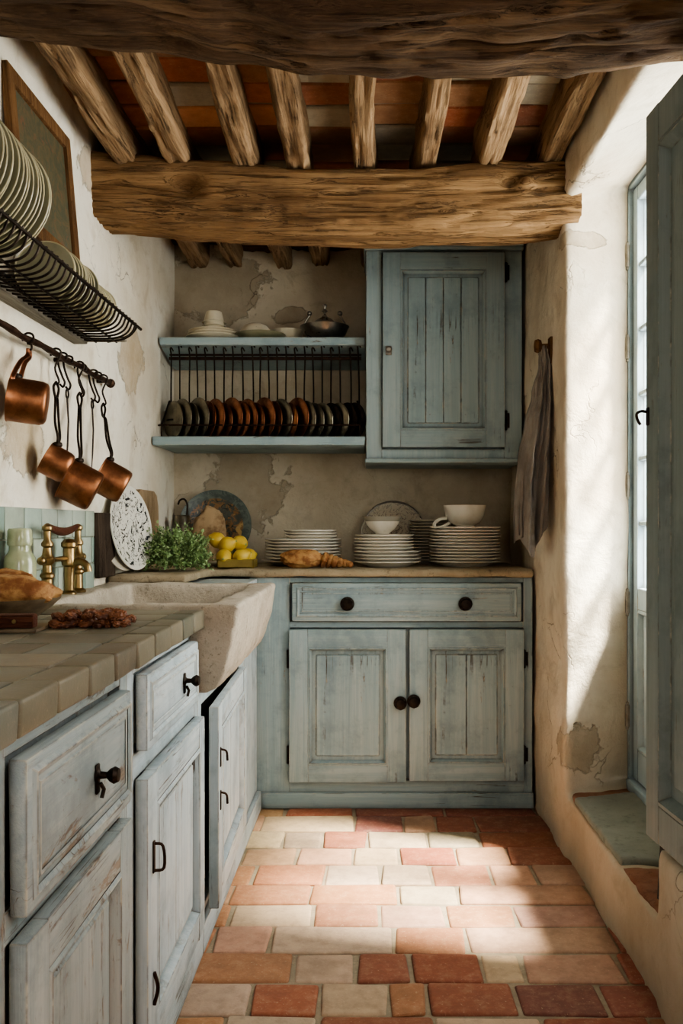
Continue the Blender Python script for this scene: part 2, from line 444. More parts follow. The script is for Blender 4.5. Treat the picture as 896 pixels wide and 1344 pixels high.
def rough_solid(b, voxel, amp, fr, seed=0, detail=3, smooth=4):
    """soft, hand-made solid: voxel remesh of the closed pieces, then a noise displacement"""
    me = bpy.data.meshes.new('tmp'); bmesh.ops.recalc_face_normals(b.bm, faces=b.bm.faces); b.bm.to_mesh(me); b.bm.free()
    o = bpy.data.objects.new('tmp', me); COL.objects.link(o)
    md = o.modifiers.new('r', 'REMESH'); md.mode = 'VOXEL'; md.voxel_size = voxel
    if smooth:
        sm = o.modifiers.new('s', 'SMOOTH'); sm.iterations = smooth; sm.factor = .5
    dg = bpy.context.evaluated_depsgraph_get()
    m2 = bpy.data.meshes.new_from_object(o.evaluated_get(dg))
    bpy.data.objects.remove(o); bpy.data.meshes.remove(me)
    nb = B(); nb.bm.from_mesh(m2); bpy.data.meshes.remove(m2)
    nb.bm.normal_update()
    off = Vector((seed*3.1, seed*1.7, seed))
    mv = [(v, v.normal*(amp*noise.fractal(v.co*fr + off, .9, 2.1, detail))) for v in nb.bm.verts]
    for v, d in mv: v.co += d
    return nb

# ------------------------------------------------------------------ the room
def room():
    # left wall
    b = B(); b.box(-1.08, -.88, -1.3, 4.05, -.05, 2.55)
    struct('wall_left', rough_solid(b, .025, .012, 1.6, 1), 'plaster_left', 80)
    b = B(); b.box(-1.05, 1.02, 3.87, 4.05, -.05, 2.55)
    struct('wall_back', rough_solid(b, .022, .012, 2.2, 2), 'plaster_back', 80)
    # right wall: pier, splayed reveal, lintel, threshold, near wall with an unseen window opening added for fill light
    b = B()
    b.prism([(.612, 2.80), (.606, 3.95), (1.0, 3.95), (1.0, 2.885), (.86, 2.875)], -.05, 2.55)
    b.prism([(.61, 2.10), (.61, 2.55), (1.0, 2.55), (1.0, 2.22)], -1.3, 2.95, axis=1)
    b.box(.69, 1.0, .75, 1.9, -.05, 2.3)
    b.box(.69, 1.0, -1.3, .05, -.05, 2.3)
    b.box(.69, 1.0, -.3, 1.2, -.05, 1.25)
    b.box(.625, 1.0, 1.86, 2.9, -.05, .19)
    b.prism([(.628, .9), (.622, 1.93), (.8, 1.93), (.8, .9)], -.05, .35)
    struct('wall_right', rough_solid(b, .014, .012, 2.6, 3, 4, 1), 'plaster_right', 80)
    b = B()
    for x0, x1, z0, z1 in ((-1.05, -.1, -.05, 2.55), (.35, 1.02, -.05, 2.55), (-.1, .35, -.05, 1.2), (-.1, .35, 1.85, 2.55)): b.box(x0, x1, -1.45, -1.3, z0, z1)  # gap in the rear wall is added, unseen, to let fill light in
    struct('wall_rear', b, 'plaster_back')

def floor():
    b = B(True)
    HF = 1.06*1150
    ys = [1049, 1059, 1070, 1090.5, 1111.7, 1134, 1160.7, 1185.6, 1215, 1249.7, 1289, 1332.7]
    Ys = [HF/(y-690) for y in ys]
    R_, O_, P_, W_, T_, D_ = '#a3644b', '#b67f5e', '#c59a81', '#c6ab90', '#b9906f', '#91584a'
    G_ = '#a8947b'
    rows = [
        ([(100, T_), (240, D_), (420, D_), (640, D_)]),
        ([(150, W_), (205, T_), (325, R_), (480, D_), (640, D_)]),
        ([(165, T_), (325, W_), (410, D_), (465, T_), (535, R_), (680, D_)]),
        ([(200, W_), (270, G_), (347, R_), (450, W_), (540, G_), (690, R_)]),
        ([(130, O_), (225, T_), (323, P_), (403, W_), (502, R_), (592, T_), (700, R_)]),
        ([(150, O_), (273, O_), (370, W_), (457, W_), (562, O_), (640, P_), (760, P_)]),
        ([(110, T_), (248, O_), (402, O_), (505, W_), (735, P_)]),
        ([(110, O_), (252, W_), (367, O_), (484, P_), (605, O_), (755, P_)]),
        ([(80, O_), (180, P_), (392, W_), (520, O_), (775, P_)]),
        ([(45, W_), (217, O_), (327, W_), (422, R_), (545, R_), (617, W_), (790, P_)]),
        ([(20, O_), (145, W_), (262, R_), (385, W_), (450, O_), (605, R_), (760, D_), (870, D_)]),
    ]
    g = .0045
    def tile(x0, x1, y0, y1, c):
        j = [rnd.uniform(.92, 1.07) for _ in range(3)]
        k = rnd.uniform(.9, 1.08)
        cc = lin(c); cc = (cc[0]*k*j[0], cc[1]*k*j[1], cc[2]*k*j[2], 1)
        dz = rnd.uniform(-.0025, .0015)
        b.box(x0+g, x1-g, y0+g*.8, y1-g*.8, -.03, dz, .009, 3, c=cc, jit=.006)
    for i, row in enumerate(rows):
        y1, y0 = Ys[i], Ys[i+1]; ym = (y0+y1)/2
        last = -.62
        first = (220 + row[0][0]*.7545 - 490)*ym/1150
        while first - last > .32: 
            tile(last, last+.2, y0, y1, rnd.choice([R_, O_, T_])); last += .2
        for k, (zx, c) in enumerate(row):
            x = (220 + zx*.7545 - 490)*ym/1150
            if x - last < .04: continue
            tile(last, x, y0, y1, c); last = x
        while last < .72: 
            w = rnd.uniform(.16, .26); tile(last, last+w, y0, y1, rnd.choice([R_, D_, O_])); last += w
    def fill(ya, yb, step, pal):
        y = ya
        while y < yb:
            x = -.62 - rnd.uniform(0, .2)
            while x < .72:
                w = rnd.uniform(.16, .3); tile(x, x+w, y, y+step, rnd.choice(pal)); x += w
            y += step
    fill(Ys[0], 3.9, .14, [D_, R_, T_])
    fill(Ys[-1] - .142*24, Ys[-1]-.01, .142, [R_, O_, T_, W_, R_])
    b.box(-1.0, 1.0, -1.4, 4.0, -.06, -.007, c=lin('#a0927c'))
    struct('floor', b, 'terracotta')

def ceiling():
    b = B(True)
    jx = JX
    gaps = [-.95] + jx + [.75]
    pal = ['#b8714f', '#ad6443', '#c48a62', '#a09684', '#b5a992', '#8f5840', '#a96b4b', '#a07656']
    y = -1.3
    while y < 3.95:
        h = .135
        for a, c in zip(gaps, gaps[1:]):
            col = lin(rnd.choice(pal)); k = rnd.uniform(.8, 1.1)
            b.box(a+.004, c-.004, y+.004, y+h-.004, 2.312 + rnd.uniform(-.006, .006), 2.40, .006, 1, c=(col[0]*k, col[1]*k, col[2]*k, 1), jit=.004)
        y += h
    b.box(-1.0, 1.0, -1.4, 4.0, 2.322, 2.46, c=lin('#8c8070'))
    struct('ceiling', b, 'ceiling_brick')

JX = [-.775, -.612, -.402, -.238, -.026, .165, .368, .553]

def log(axis, a, bnd, hy, hz, ctr, bend=None, amp=.012, seed=0, nseg=260, nring=84, knots=(), expo=9):
    """hewn timber running along an axis; ctr=(other axis, z); bend(t)->(dy,dz)"""
    b = B(); rings = []
    for i in range(nseg+1):
        t = i/nseg; x = a + (bnd-a)*t
        dy, dz = bend(x) if bend else (0, 0)
        ring = []
        for j in range(nring):
            an = 2*PI*(j+.5)/nring
            cs, sn = math.cos(an), math.sin(an)
            k = (abs(cs)**expo + abs(sn)**expo)**(-1/expo)
            p = Vector((k*cs*hy, k*sn*hz))
            q = Vector((x*1.6, p.x*5, p.y*5)) + Vector((seed*5.3, seed, 0))
            d = amp*1.3*noise.fractal(q, .8, 2.0, 3)
            q2 = Vector((x*1.7, p.x*34, p.y*34)) + Vector((seed, 7, 3))
            r = noise.fractal(q2, .7, 2.1, 3)
            d -= amp*.9*max(0, 1-abs(r)*5)
            d += amp*.45*noise.fractal(Vector((x*2.6, p.x*80, p.y*80)), .7, 2.1, 2)
            for (kx, ky, kz, kr, kd) in knots:
                dd = ((x-kx)/1.3)**2 + (p.x-ky)**2 + (p.y-kz)**2
                d += kd*math.exp(-dd/(kr*kr))
            nrm = Vector((cs*abs(cs)**1.5, sn*abs(sn)**1.5)).normalized()
            p = p + nrm*d
            Y, Z = ctr[0]+p.x+dy, ctr[1]+p.y+dz
            ring.append(b.bm.verts.new((x, Y, Z) if axis == 0 else (Y, x, Z)))
        rings.append(ring)
    for r0, r1 in zip(rings, rings[1:]):
        for j in range(nring): b.bm.faces.new((r0[j], r0[(j+1) % nring], r1[(j+1) % nring], r1[j]))
    b.bm.faces.new(rings[0][::-1]); b.bm.faces.new(rings[-1])
    return b

def interp(x, pts):
    if x <= pts[0][0]: return pts[0][1]
    for (a, va), (b_, vb) in zip(pts, pts[1:]):
        if x <= b_:
            t = (x-a)/(b_-a); t = t*t*(3-2*t); return va + (vb-va)*t
    return pts[-1][1]

def beams():
    pts = [(-.9, .115), (-.7, .088), (-.5, .075), (-.3, .04), (-.1, .002), (.05, 0), (.2, .01), (.45, .04), (.7, .06)]
    o = obj('ceiling_beam', log(0, -.93, .74, .135, .15, (1.79, 2.165), lambda x: (0, interp(x, pts)), .016, 1,
            knots=[(-.2, -.135, -.07, .05, -.02), (.2, -.05, -.15, .04, -.015), (.42, .1, -.15, .03, .012)]), 'beam_dark', ang=70)
    tag(o, 'dark rough hewn oak beam nearest the viewer, across the top', 'beam')
    pts2 = [(-.9, .035), (-.55, .01), (-.2, -.005), (.2, 0), (.45, .012), (.7, .03)]
    o = obj('ceiling_beam', log(0, -.93, .655, .11, .1, (2.86, 2.10), lambda x: (0, interp(x, pts2)), .013, 4,
            knots=[(-.585, -.11, .03, .035, -.035), (.44, -.11, .03, .03, -.02), (.47, -.11, .022, .022, .03), (-.3, -.11, -.06, .03, -.014)]), 'beam', ang=70)
    tag(o, 'lighter brown oak beam with knots spanning the room above the plate shelves', 'beam')
    side = ['leftmost pale joist hugging the white left wall', 'second ceiling joist from the left wall', 'third ceiling joist from the left wall', 'fourth ceiling joist from the left wall',
            'fifth ceiling joist from the left, the upright one mid ceiling', 'sixth ceiling joist from the left wall', 'second ceiling joist from the right wall', 'rightmost ceiling joist beside the window lintel']
    for i, x in enumerate(JX):
        hw = .034 + rnd.uniform(-.003, .005)
        ln = rnd.uniform(-.012, .012)
        o = obj('ceiling_joist', log(1, -1.3, 3.92, hw, .085, (x, 2.285), (lambda k: lambda y: (k*math.sin(y*3.1+k*300), .006*math.sin(y*2.3+k*500)))(ln), .010, 11+i, 260, 32, expo=7), 'joist', ang=70)
        tag(o, side[i] + ', roughly hewn under terracotta bricks', 'joist', 'ceiling joists')
    # broken remains of a timber wall plate above the plaster
    b = B()
    def sh(u, v):
        x = -.9 + 1.5*u
        low = 2.30 - .03*noise.fractal(Vector((x*5, 1, 2)), .8, 2, 4) + .03*math.sin(x*4)
        return Vector((x, 3.80 + .012*noise.noise(Vector((x*9, v*3, 0))), 2.42 + (low-2.42)*v))
    b.sheet(sh, 90, 6)
    r = bmesh.ops.extrude_face_region(b.bm, geom=list(b.bm.faces))
    for v in [g for g in r['geom'] if isinstance(g, bmesh.types.BMVert)]: v.co.y += .09
    tag(obj('wall_plate_timber', b, 'plate_wood', ang=60), 'ragged brown timber plate at the top of the back wall', 'timber')

# ------------------------------------------------------------------ cabinet pieces (local: x right, -y outwards, z up)
def knob_bm(r=.016, l=.03):
    m = Matrix.Rotation(PI/2, 4, 'X')
    b = B()
    b.lathe([(0, 0), (r*1.15, 0), (r*1.2, .003), (r*.55, .006), (r*.42, l*.45), (r*.85, l*.6), (r, l*.78), (r*.8, l*.95), (r*.3, l), (0, l)], 16, m)
    for k in range(8):
        a = 2*PI*k/8
        b.ball((r*.85*math.cos(a), -l*.74, r*.85*math.sin(a)), (r*.24, r*.3, r*.24), 1)
    return b
def pull_bm():
    m = Matrix.Scale(.8, 4) @ Matrix.Rotation(PI/2, 4, 'X')
    b = B()
    b.box(-.007, .007, -.004, 0, -.028, .017, .003)
    b.lathe([(0, 0), (.013, 0), (.013, .004), (.007, .008), (.006, .02), (.012, .026), (.016, .034), (.012, .042), (0, .044)], 16, m)
    b.tube([(0, -.006, -.012), (.004, -.01, -.022), (0, -.008, -.034)], .003, 6)
    return b
def hinge_bm(h=.05):
    b = B()
    b.tube([(0, -.004, -h/2), (0, -.004, h/2)], .005, 8)
    b.ball((0, -.004, h/2), (.006, .006, .006), 1); b.ball((0, -.004, -h/2), (.006, .006, .006), 1)
    b.box(0, .014, -.002, .001, -h*.42, h*.42, .0006)
    return b
def ring_frame(b, x0, x1, z0, z1, w, yo, yi, prof_depth):
    """mitred moulding: outer rectangle at depth yo, inner rectangle (inset w) at depth yi"""
    o = [(x0, z0), (x1, z0), (x1, z1), (x0, z1)]
    i_ = [(x0+w, z0+w), (x1-w, z0+w), (x1-w, z1-w), (x0+w, z1-w)]
    mid = [(x0+w*.45, z0+w*.45), (x1-w*.45, z0+w*.45), (x1-w*.45, z1-w*.45), (x0+w*.45, z1-w*.45)]
    rings = [[b.bm.verts.new((p[0], y, p[1])) for p in L] for L, y in ((o, yo), (mid, yo-prof_depth), (i_, yi))]
    for a, c in zip(rings, rings[1:]):
        for k in range(4): b.bm.faces.new((a[k], a[(k+1) % 4], c[(k+1) % 4], c[k]))
def panel_door(parent, x0, x1, z0, z1, y, th, mat, st=.062, name='door', planks=1, raised=True, origin=None, rotz=0, skew=0):
    """framed door, front face at y-th; returns door object whose origin is at origin (hinge)"""
    ox = x0 if origin is None else origin
    X0, X1 = x0-ox, x1-ox
    b = B(); f = -th
    b.box(X0, X0+st, f, 0, z0, z1, .004, 2, jit=.0012); b.box(X1-st, X1, f, 0, z0, z1, .004, 2, jit=.0012)
    b.box(X0+st-.002, X1-st+.002, f+.001, 0, z0, z0+st*.95, .003, 2, jit=.001, mi=1); b.box(X0+st-.002, X1-st+.002, f+.001, 0, z1-st*.95, z1, .003, 2, jit=.001, mi=1)
    d = obj(name, b, mat, parent, (ox, y, 0), (0, 0, rotz))
    b = B(); px0, px1, pz0, pz1 = X0+st-.001, X1-st+.001, z0+st*.95-.001, z1-st*.95+.001
    ring_frame(b, px0, px1, pz0, pz1, .016, f+.001, f+.016, .004)
    obj('moulding', b, mat, d, ang=25)
    b = B(); b.box(px0, px1, f+.016, -.004, pz0, pz1)
    if raised:
        m = .03
        n = planks; w = (px1-px0-2*m)/n; gp = .0006
        for k in range(n):
            b.box(px0+m+k*w+(gp if k else 0), px0+m+(k+1)*w-(gp if k < n-1 else 0), f+.010, f+.02, pz0+m, pz1-m, .0022 if n > 1 else .005, 1, jit=.0006)
    obj('panel', b, mat, d)
    return d
def drawer(parent, x0, x1, z0, z1, y, th, mat):
    b = B(); b.box(x0, x1, y-th, y, z0, z1, .006, 2, jit=.0015, mi=1)
    d = obj('drawer', b, mat, parent)
    b = B(); ring_frame(b, x0+.014, x1-.014, z0+.014, z1-.014, .014, y-th+.001, y-th-.001, .006)
    ring_frame(b, x0+.034, x1-.034, z0+.034, z1-.034, .008, y-th+.001, y-th-.001, .003)
    obj('moulding', b, mat, d, ang=25)
    return d

def back_cabinet():
    t = thing('base_cabinet', 'wide grey blue base cabinet against the back wall under the stacked plates', 'cabinet', (.075, 3.295, 0))
    X = lambda x: x-.075
    b = B()   # carcass with face frame
    b.box(X(-.47), X(.598), .02, .52, .06, .866)
    b.box(X(-.47), X(-.315), 0, .03, .05, .866, .002, jit=.001); b.box(X(.562), X(.598), 0, .03, .05, .866, .002)
    b.box(X(-.33), X(.57), .001, .03, .675, .70, .002, mi=1); b.box(X(-.33), X(.57), .001, .03, .845, .866, .002, mi=1); b.box(X(-.33), X(.57), .001, .03, .05, .103, .002, mi=1)
    obj('carcass', b, 'paint', t)
    b = B(); b.box(X(-.47), X(.60), -.014, .4, 0, .058, .004, 2, jit=.002, mi=1)
    obj('plinth', b, 'paint', t)
    dr = drawer(t, X(-.304), X(.553), .702, .845, 0, .02, 'paint')
    for px in (-.098, .343): obj('knob', knob_bm(.022, .034), 'iron', dr, (X(px), -.02, .768))
    dl = panel_door(t, X(-.315), X(.122), .10, .672, 0, .022, 'paint', .07, planks=1)
    obj('knob', knob_bm(.021, .036), 'iron', dl, (.415, -.022, .398))
    for z in (.2, .56): obj('hinge', hinge_bm(.06), 'iron', dl, (-.006, -.002, z))
    dr2 = panel_door(t, X(.134), X(.562), .105, .672, 0, .022, 'paint', .07, planks=2)
    obj('knob', knob_bm(.021, .036), 'iron', dr2, (.016, -.022, .405))
    for z in (.2, .56): obj('hinge', hinge_bm(.06), 'iron', dr2, (.432, -.002, z))
    # stone worktop, turning the corner behind the sink
    b = B()
    b.prism([(-.875, 2.885), (-.62, 2.885), (-.62, 3.268), (.600, 3.268), (.600, 3.868), (-.875, 3.868)], .868, .898)
    tag(obj('stone_worktop', rough_solid(b, .009, .004, 9, 5, smooth=2), 'counter_stone', ang=60), 'thin pitted stone worktop on the back base cabinet', 'worktop')

def wall_cabinet():
    t = thing('wall_cabinet', 'grey blue wall cabinet with one panelled door, hung at upper right', 'cabinet', (.28, 3.5, 1.31))
    X = lambda x: x-.28
    Z = lambda z: z-1.31
    b = B()
    b.box(X(-.03), X(.593), .02, .368, Z(1.32), Z(2.17))
    b.box(X(-.03), X(.034), 0, .03, Z(1.325), Z(2.16), .002); b.box(X(.522), X(.593), 0, .03, Z(1.325), Z(2.16), .002)
    b.box(X(.03), X(.53), .001, .03, Z(1.325), Z(1.366), .002); b.box(X(.03), X(.53), .001, .03, Z(2.148), Z(2.162), .002)
    obj('carcass', b, 'paint_wall', t)
    b = B()
    b.box(X(-.04), X(.598), -.022, .368, Z(2.175), Z(2.196), .004, 2, mi=1); b.box(X(-.036), X(.598), -.014, .368, Z(2.158), Z(2.177), .006, 2, mi=1)
    obj('cornice', b, 'paint_wall', t)
    b = B(); b.box(X(-.034), X(.596), -.012, .368, Z(1.311), Z(1.328), .005, 2, mi=1)
    obj('base_moulding', b, 'paint_wall', t)
    d = panel_door(t, X(.036), X(.520), Z(1.372), Z(2.146), 0, .022, 'paint_wall', .072, planks=4)
    b = B(); b.box(-.012, .012, -.004, 0, -.018, .018, .003)
    b.lathe([(0, 0), (.006, 0), (.006, .016), (.012, .02), (.013, .028), (.008, .034), (0, .035)], 14, Matrix.Rotation(PI/2, 4, 'X'))
    obj('knob', b, 'steel', d, (.024, -.022, Z(1.755)))
    for z in (1.48, 2.07): obj('hinge', hinge_bm(.07), 'iron', d, (.492, -.004, Z(z)))

def left_cabinets():
    R90 = (0, 0, PI/2)
    FX = -.435
    def carc(t, y0, y1, top, near, face):
        b = B()
        if near: b.box(0, y1-y0, .02, .43, .05, top)
        else: b.box(0, 2.068-y0, .02, .43, .05, top); b.box(2.066-y0, y1-y0, .02, .43, .05, .655)
        for (a, c, z0, z1) in face: b.box(a-y0, c-y0, 0, .03, z0, z1, .002, jit=.001, mi=1 if c-a > z1-z0 else 0)
        obj('carcass', b, near or 'paint_left_lit', t)
        b = B(); b.box(0, y1-y0, -.016, .3, 0, .072, .004, 2, jit=.0015, mi=1)
        obj('plinth', b, 'paint_left_lit', t)
    # nearest
    y0, y1 = .6, 1.545
    t = thing('base_cabinet', 'nearest flaking pale blue cabinet at lower left, brown worn drawer front', 'cabinet', (FX, y0, 0), R90)
    carc(t, y0, y1-.001, .818, 'paint_near_dim', [(.6, 1.038, .06, .818), (1.50, 1.544, .06, .818), (1.03, 1.51, .785, .818), (1.03, 1.51, .56, .60), (1.03, 1.51, .06, .08)])
    d = drawer(t, 1.042-y0, 1.492-y0, .592, .782, 0, .024, 'paint_near_dim')
    obj('knob', pull_bm(), 'iron', d, (1.30-y0, -.024, .69))
    d = panel_door(t, 1.042-y0, 1.498-y0, .082, .562, 0, .024, 'paint_near_dim', .07, planks=1)
    obj('hinge', hinge_bm(.07), 'iron', d, (.462, -.004, .46)); obj('hinge', hinge_bm(.07), 'iron', d, (.462, -.004, .17))
    # middle
    y0, y1 = 1.546, 2.165
    t = thing('base_cabinet', 'middle pale blue base cabinet with one small drawer beside the stone sink', 'cabinet', (FX, y0, 0), R90)
    carc(t, y0, y1-.001, .818, False, [(1.547, 1.592, .06, .818), (2.125, 2.164, .06, .66), (2.066, 2.075, .66, .818), (1.58, 2.072, .79, .818), (1.58, 2.13, .597, .645), (1.58, 2.13, .06, .08)])
    # the sink passes over the far end of this unit
    d = drawer(t, 1.594-y0, 2.058-y0, .648, .790, 0, .024, 'paint_left_lit')
    obj('knob', pull_bm(), 'iron', d, (1.90-y0, -.024, .724))
    d = panel_door(t, 1.594-y0, 2.128-y0, .082, .598, 0, .026, 'paint_left_lit', .066, planks=2)
    for z in (.17, .46): obj('hinge', hinge_bm(.06), 'iron', d, (.54, -.004, z))
    b = B(); b.box(-.006, .006, -.003, 0, -.03, .03, .002); b.wire([(0, -.002, .025), (0, -.018, .02), (0, -.02, -.02), (0, -.002, -.026)], .003, 6)
    obj('latch', b, 'iron_rust', d, (.034, -.026, .445))
    b = B(); b.wire([(0, -.002, .03), (.003, -.008, 0), (0, -.002, -.03)], .0035, 6)
    obj('latch', b, 'iron_rust', d, (.034, -.026, .20))
    # under the sink
    y0, y1 = 2.166, 3.27
    t = thing('base_cabinet', 'white blue cabinet under the stone sink with its door ajar', 'cabinet', (FX, y0, 0), R90)
    b = B()
    b.box(0, y1-y0, .40, .43, .05, .655); b.box(0, .02, .02, .43, .05, .655); b.box(.70, .72, .02, .43, .05, .655); b.box(0, y1-y0, .02, .43, .05, .075)
    for (a, c, z0, z1) in [(2.167, 2.21, .06, .655), (2.83, 3.27, .06, .655), (2.2, 2.84, .608, .655), (2.2, 2.84, .06, .09)]: b.box(a-y0, c-y0, 0, .03, z0, z1, .002, jit=.001)
    b.box(2.895-y0, y1-y0, 0, .43, .65, .862)
    obj('carcass', b, 'paint_left_lit', t)
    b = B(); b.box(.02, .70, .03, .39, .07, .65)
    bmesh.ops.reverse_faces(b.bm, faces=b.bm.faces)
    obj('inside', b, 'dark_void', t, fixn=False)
    b = B(); b.box(0, y1-y0, -.016, .3, 0, .072, .004, 2, jit=.0015, mi=1); obj('plinth', b, 'paint_left_lit', t)
    d = panel_door(t, 2.205-y0, 2.835-y0, .095, .604, 0, .024, 'paint_left_lit', .07, planks=2, origin=2.835-y0, rotz=math.radians(1.9))
    b = B(); b.box(-.006, .006, -.003, 0, -.025, .025, .002); b.wire([(0, -.002, .02), (0, -.016, .014), (.004, -.018, -.01)], .003, 6)
    obj('latch', b, 'iron_rust', d, (-.60, -.024, .47)); 
    b = B(); b.box(-.006, .006, -.003, 0, -.025, .025, .002); b.wire([(0, -.002, .02), (0, -.016, .014), (.004, -.018, -.01)], .003, 6)
    obj('latch', b, 'iron_rust', d, (-.60, -.024, .36))
    for z in (.2, .36, .52): obj('catch_plate', hinge_bm(.05), 'steel', t, (.04, -.002, z))
    # tiled worktop
    w = thing('tiled_worktop', 'worktop of uneven glazed grey green tiles along the left wall', 'worktop', (-.64, 1.3, .82))
    L = lambda x, y, z: (x+.64, y-1.3, z-.82)
    b = B(); b.box(-.875+.64, -.412+.64, .6-1.3, 2.068-1.3, 0, .036)
    obj('bed', b, 'grout', w)
    pal = ['#726d5d', '#7c7563', '#68685a', '#857c6a', '#6e6555', '#737368', '#7e7866']
    def colr(p):
        c = lin(rnd.choice(p)); k = rnd.uniform(.85, 1.12); return (c[0]*k, c[1]*k, c[2]*k, 1)
    b = B(True); e = B(True); y = 2.066; i = 0
    while y > .62:
        h = rnd.uniform(.112, .128)
        e.box(-.452+.64, -.398+.64, y-h+.002-1.3, y-.002-1.3, -.002+rnd.uniform(-.001, .001), .0435+rnd.uniform(-.001, .001), .006, 3, c=colr(pal), jit=.0025)
        x = -.455 
        k = .09 if i % 2 else .17
        while x > -.87:
            x2 = max(x-k, -.875); k = .165
            b.box(x2+.64+.0015, x+.64-.0015, y-h+.0015-1.3, y-.0015-1.3, .02, .0425+rnd.uniform(-.0015, .001), .004, 2, c=colr(pal), jit=.0015)
            x = x2
        y -= h; i += 1
    obj('surface_tiles', b, 'worktop_tile', w); obj('edge_tiles', e, 'worktop_tile', w)
    # splashback
    b = B(True); pal = ['#a8b8ac', '#9cb0a6', '#b4bfb0', '#8fa59c', '#b9c4b8']
    for r in range(3):
        z0 = .866 + r*.08; y = .9 + (.055 if r % 2 else 0)
        while y < 2.70:
            b.box(-.884, -.866, y+.001, min(y+.115, 2.72)-.001, z0+.001, z0+.079, .003, 2, c=colr(pal), jit=.001); y += .116
    b.box(-.89, -.870, .9, 2.72, .862, 1.105, c=lin('#8f9384'))
    tag(obj('tile_splashback', b, 'splash_tile'), 'pale aqua glazed tile splashback behind the tap', 'splashback')

def sink():
    t = thing('stone_sink', 'deep rough limestone sink jutting over the left cabinets', 'sink', (-.6, 2.47, .66))
    def mk(shape):
        me = bpy.data.meshes.new('k'); bmesh.ops.recalc_face_normals(shape.bm, faces=shape.bm.faces); shape.bm.to_mesh(me); shape.bm.free()
        o = bpy.data.objects.new('k', me); COL.objects.link(o); return o
    a = B()
    prof = [(-.872, .66), (-.40, .66), (-.372, .672), (-.352, .71), (-.335, .78), (-.322, .85), (-.318, .868), (-.322, .874), (-.872, .874)]
    a.prism(prof, 2.072, 2.882, axis=1)
    oa = mk(a)
    c = B(); c.prism([(-.775, .72), (-.42, .72), (-.397, .74), (-.390, .80), (-.387, .95), (-.79, .95), (-.785, .80)], 2.11, 2.825, axis=1)
    oc = mk(c)
    md = oa.modifiers.new('d', 'BOOLEAN'); md.operation = 'DIFFERENCE'; md.object = oc; md.solver = 'EXACT'
    dg = bpy.context.evaluated_depsgraph_get(); me = bpy.data.meshes.new_from_object(oa.evaluated_get(dg))
    bpy.data.objects.remove(oa); bpy.data.objects.remove(oc)
    nb = B(); nb.bm.from_mesh(me)
    nb = rough_solid(nb, .008, .006, 7, 8, 4, 5)
    bmesh.ops.translate(nb.bm, verts=nb.bm.verts, vec=(.6, -2.47, -.66))
    obj('basin', nb, 'sink_stone', t, ang=75)
    b = B(); b.lathe([(0, .064), (.022, .064), (.026, .061), (.02, .066), (0, .066)], 20, Matrix.Translation((.02, .02, .003)))
    obj('drain', b, 'brass', t)

def faucet():
    t = thing('bridge_tap', 'antique brass bridge tap with two pillars behind the stone sink', 'tap', (-.828, 2.34, .874))
    col = [(0, 0), (.022, 0), (.023, .006), (.014, .012), (.013, .05), (.018, .056), (.018, .062), (.012, .068), (.011, .085), (.017, .092), (.019, .104), (.013, .112),
           (.010, .13), (.015, .135), (.015, .142), (.009, .15), (.009, .172), (.013, .177), (.013, .184), (.006, .19), (0, .192)]
    for y in (-.115, .115):
        p = obj('pillar', B().lathe(col, 20), 'brass', t, (0, y, 0))
    b = B(); b.tube([(0, -.15, .098), (0, .15, .098)], .007, 10); b.ball((0, -.155, .098), (.011, .011, .011), 2); b.ball((0, .155, .098), (.011, .011, .011), 2)
    obj('bridge', b, 'brass', t)
    b = B(); b.lathe([(0, 0), (.02, 0), (.02, .006), (.013, .012), (.014, .075), (.019, .08), (.02, .09), (.016, .098), (.016, .125), (.021, .13), (.021, .14), (.012, .15), (0, .152)], 20)
    b.wire([(.01, 0, .08), (.025, -.004, .088), (.042, -.008, .086), (.052, -.01, .076), (.055, -.01, .062)], [.011, .0105, .010, .010, .011], 12)
    obj('spout', b, 'brass', t, (.005, .03, 0))
    b = B(); b.tube([(0, -.115+.02*i if i else -.115, .186 - .016*math.sin(PI*i/11.5)) for i in range(12)], [.007+.004*math.sin(PI*i/11) for i in range(12)], 10)
    obj('wooden_grip', b, 'handle_wood', t)

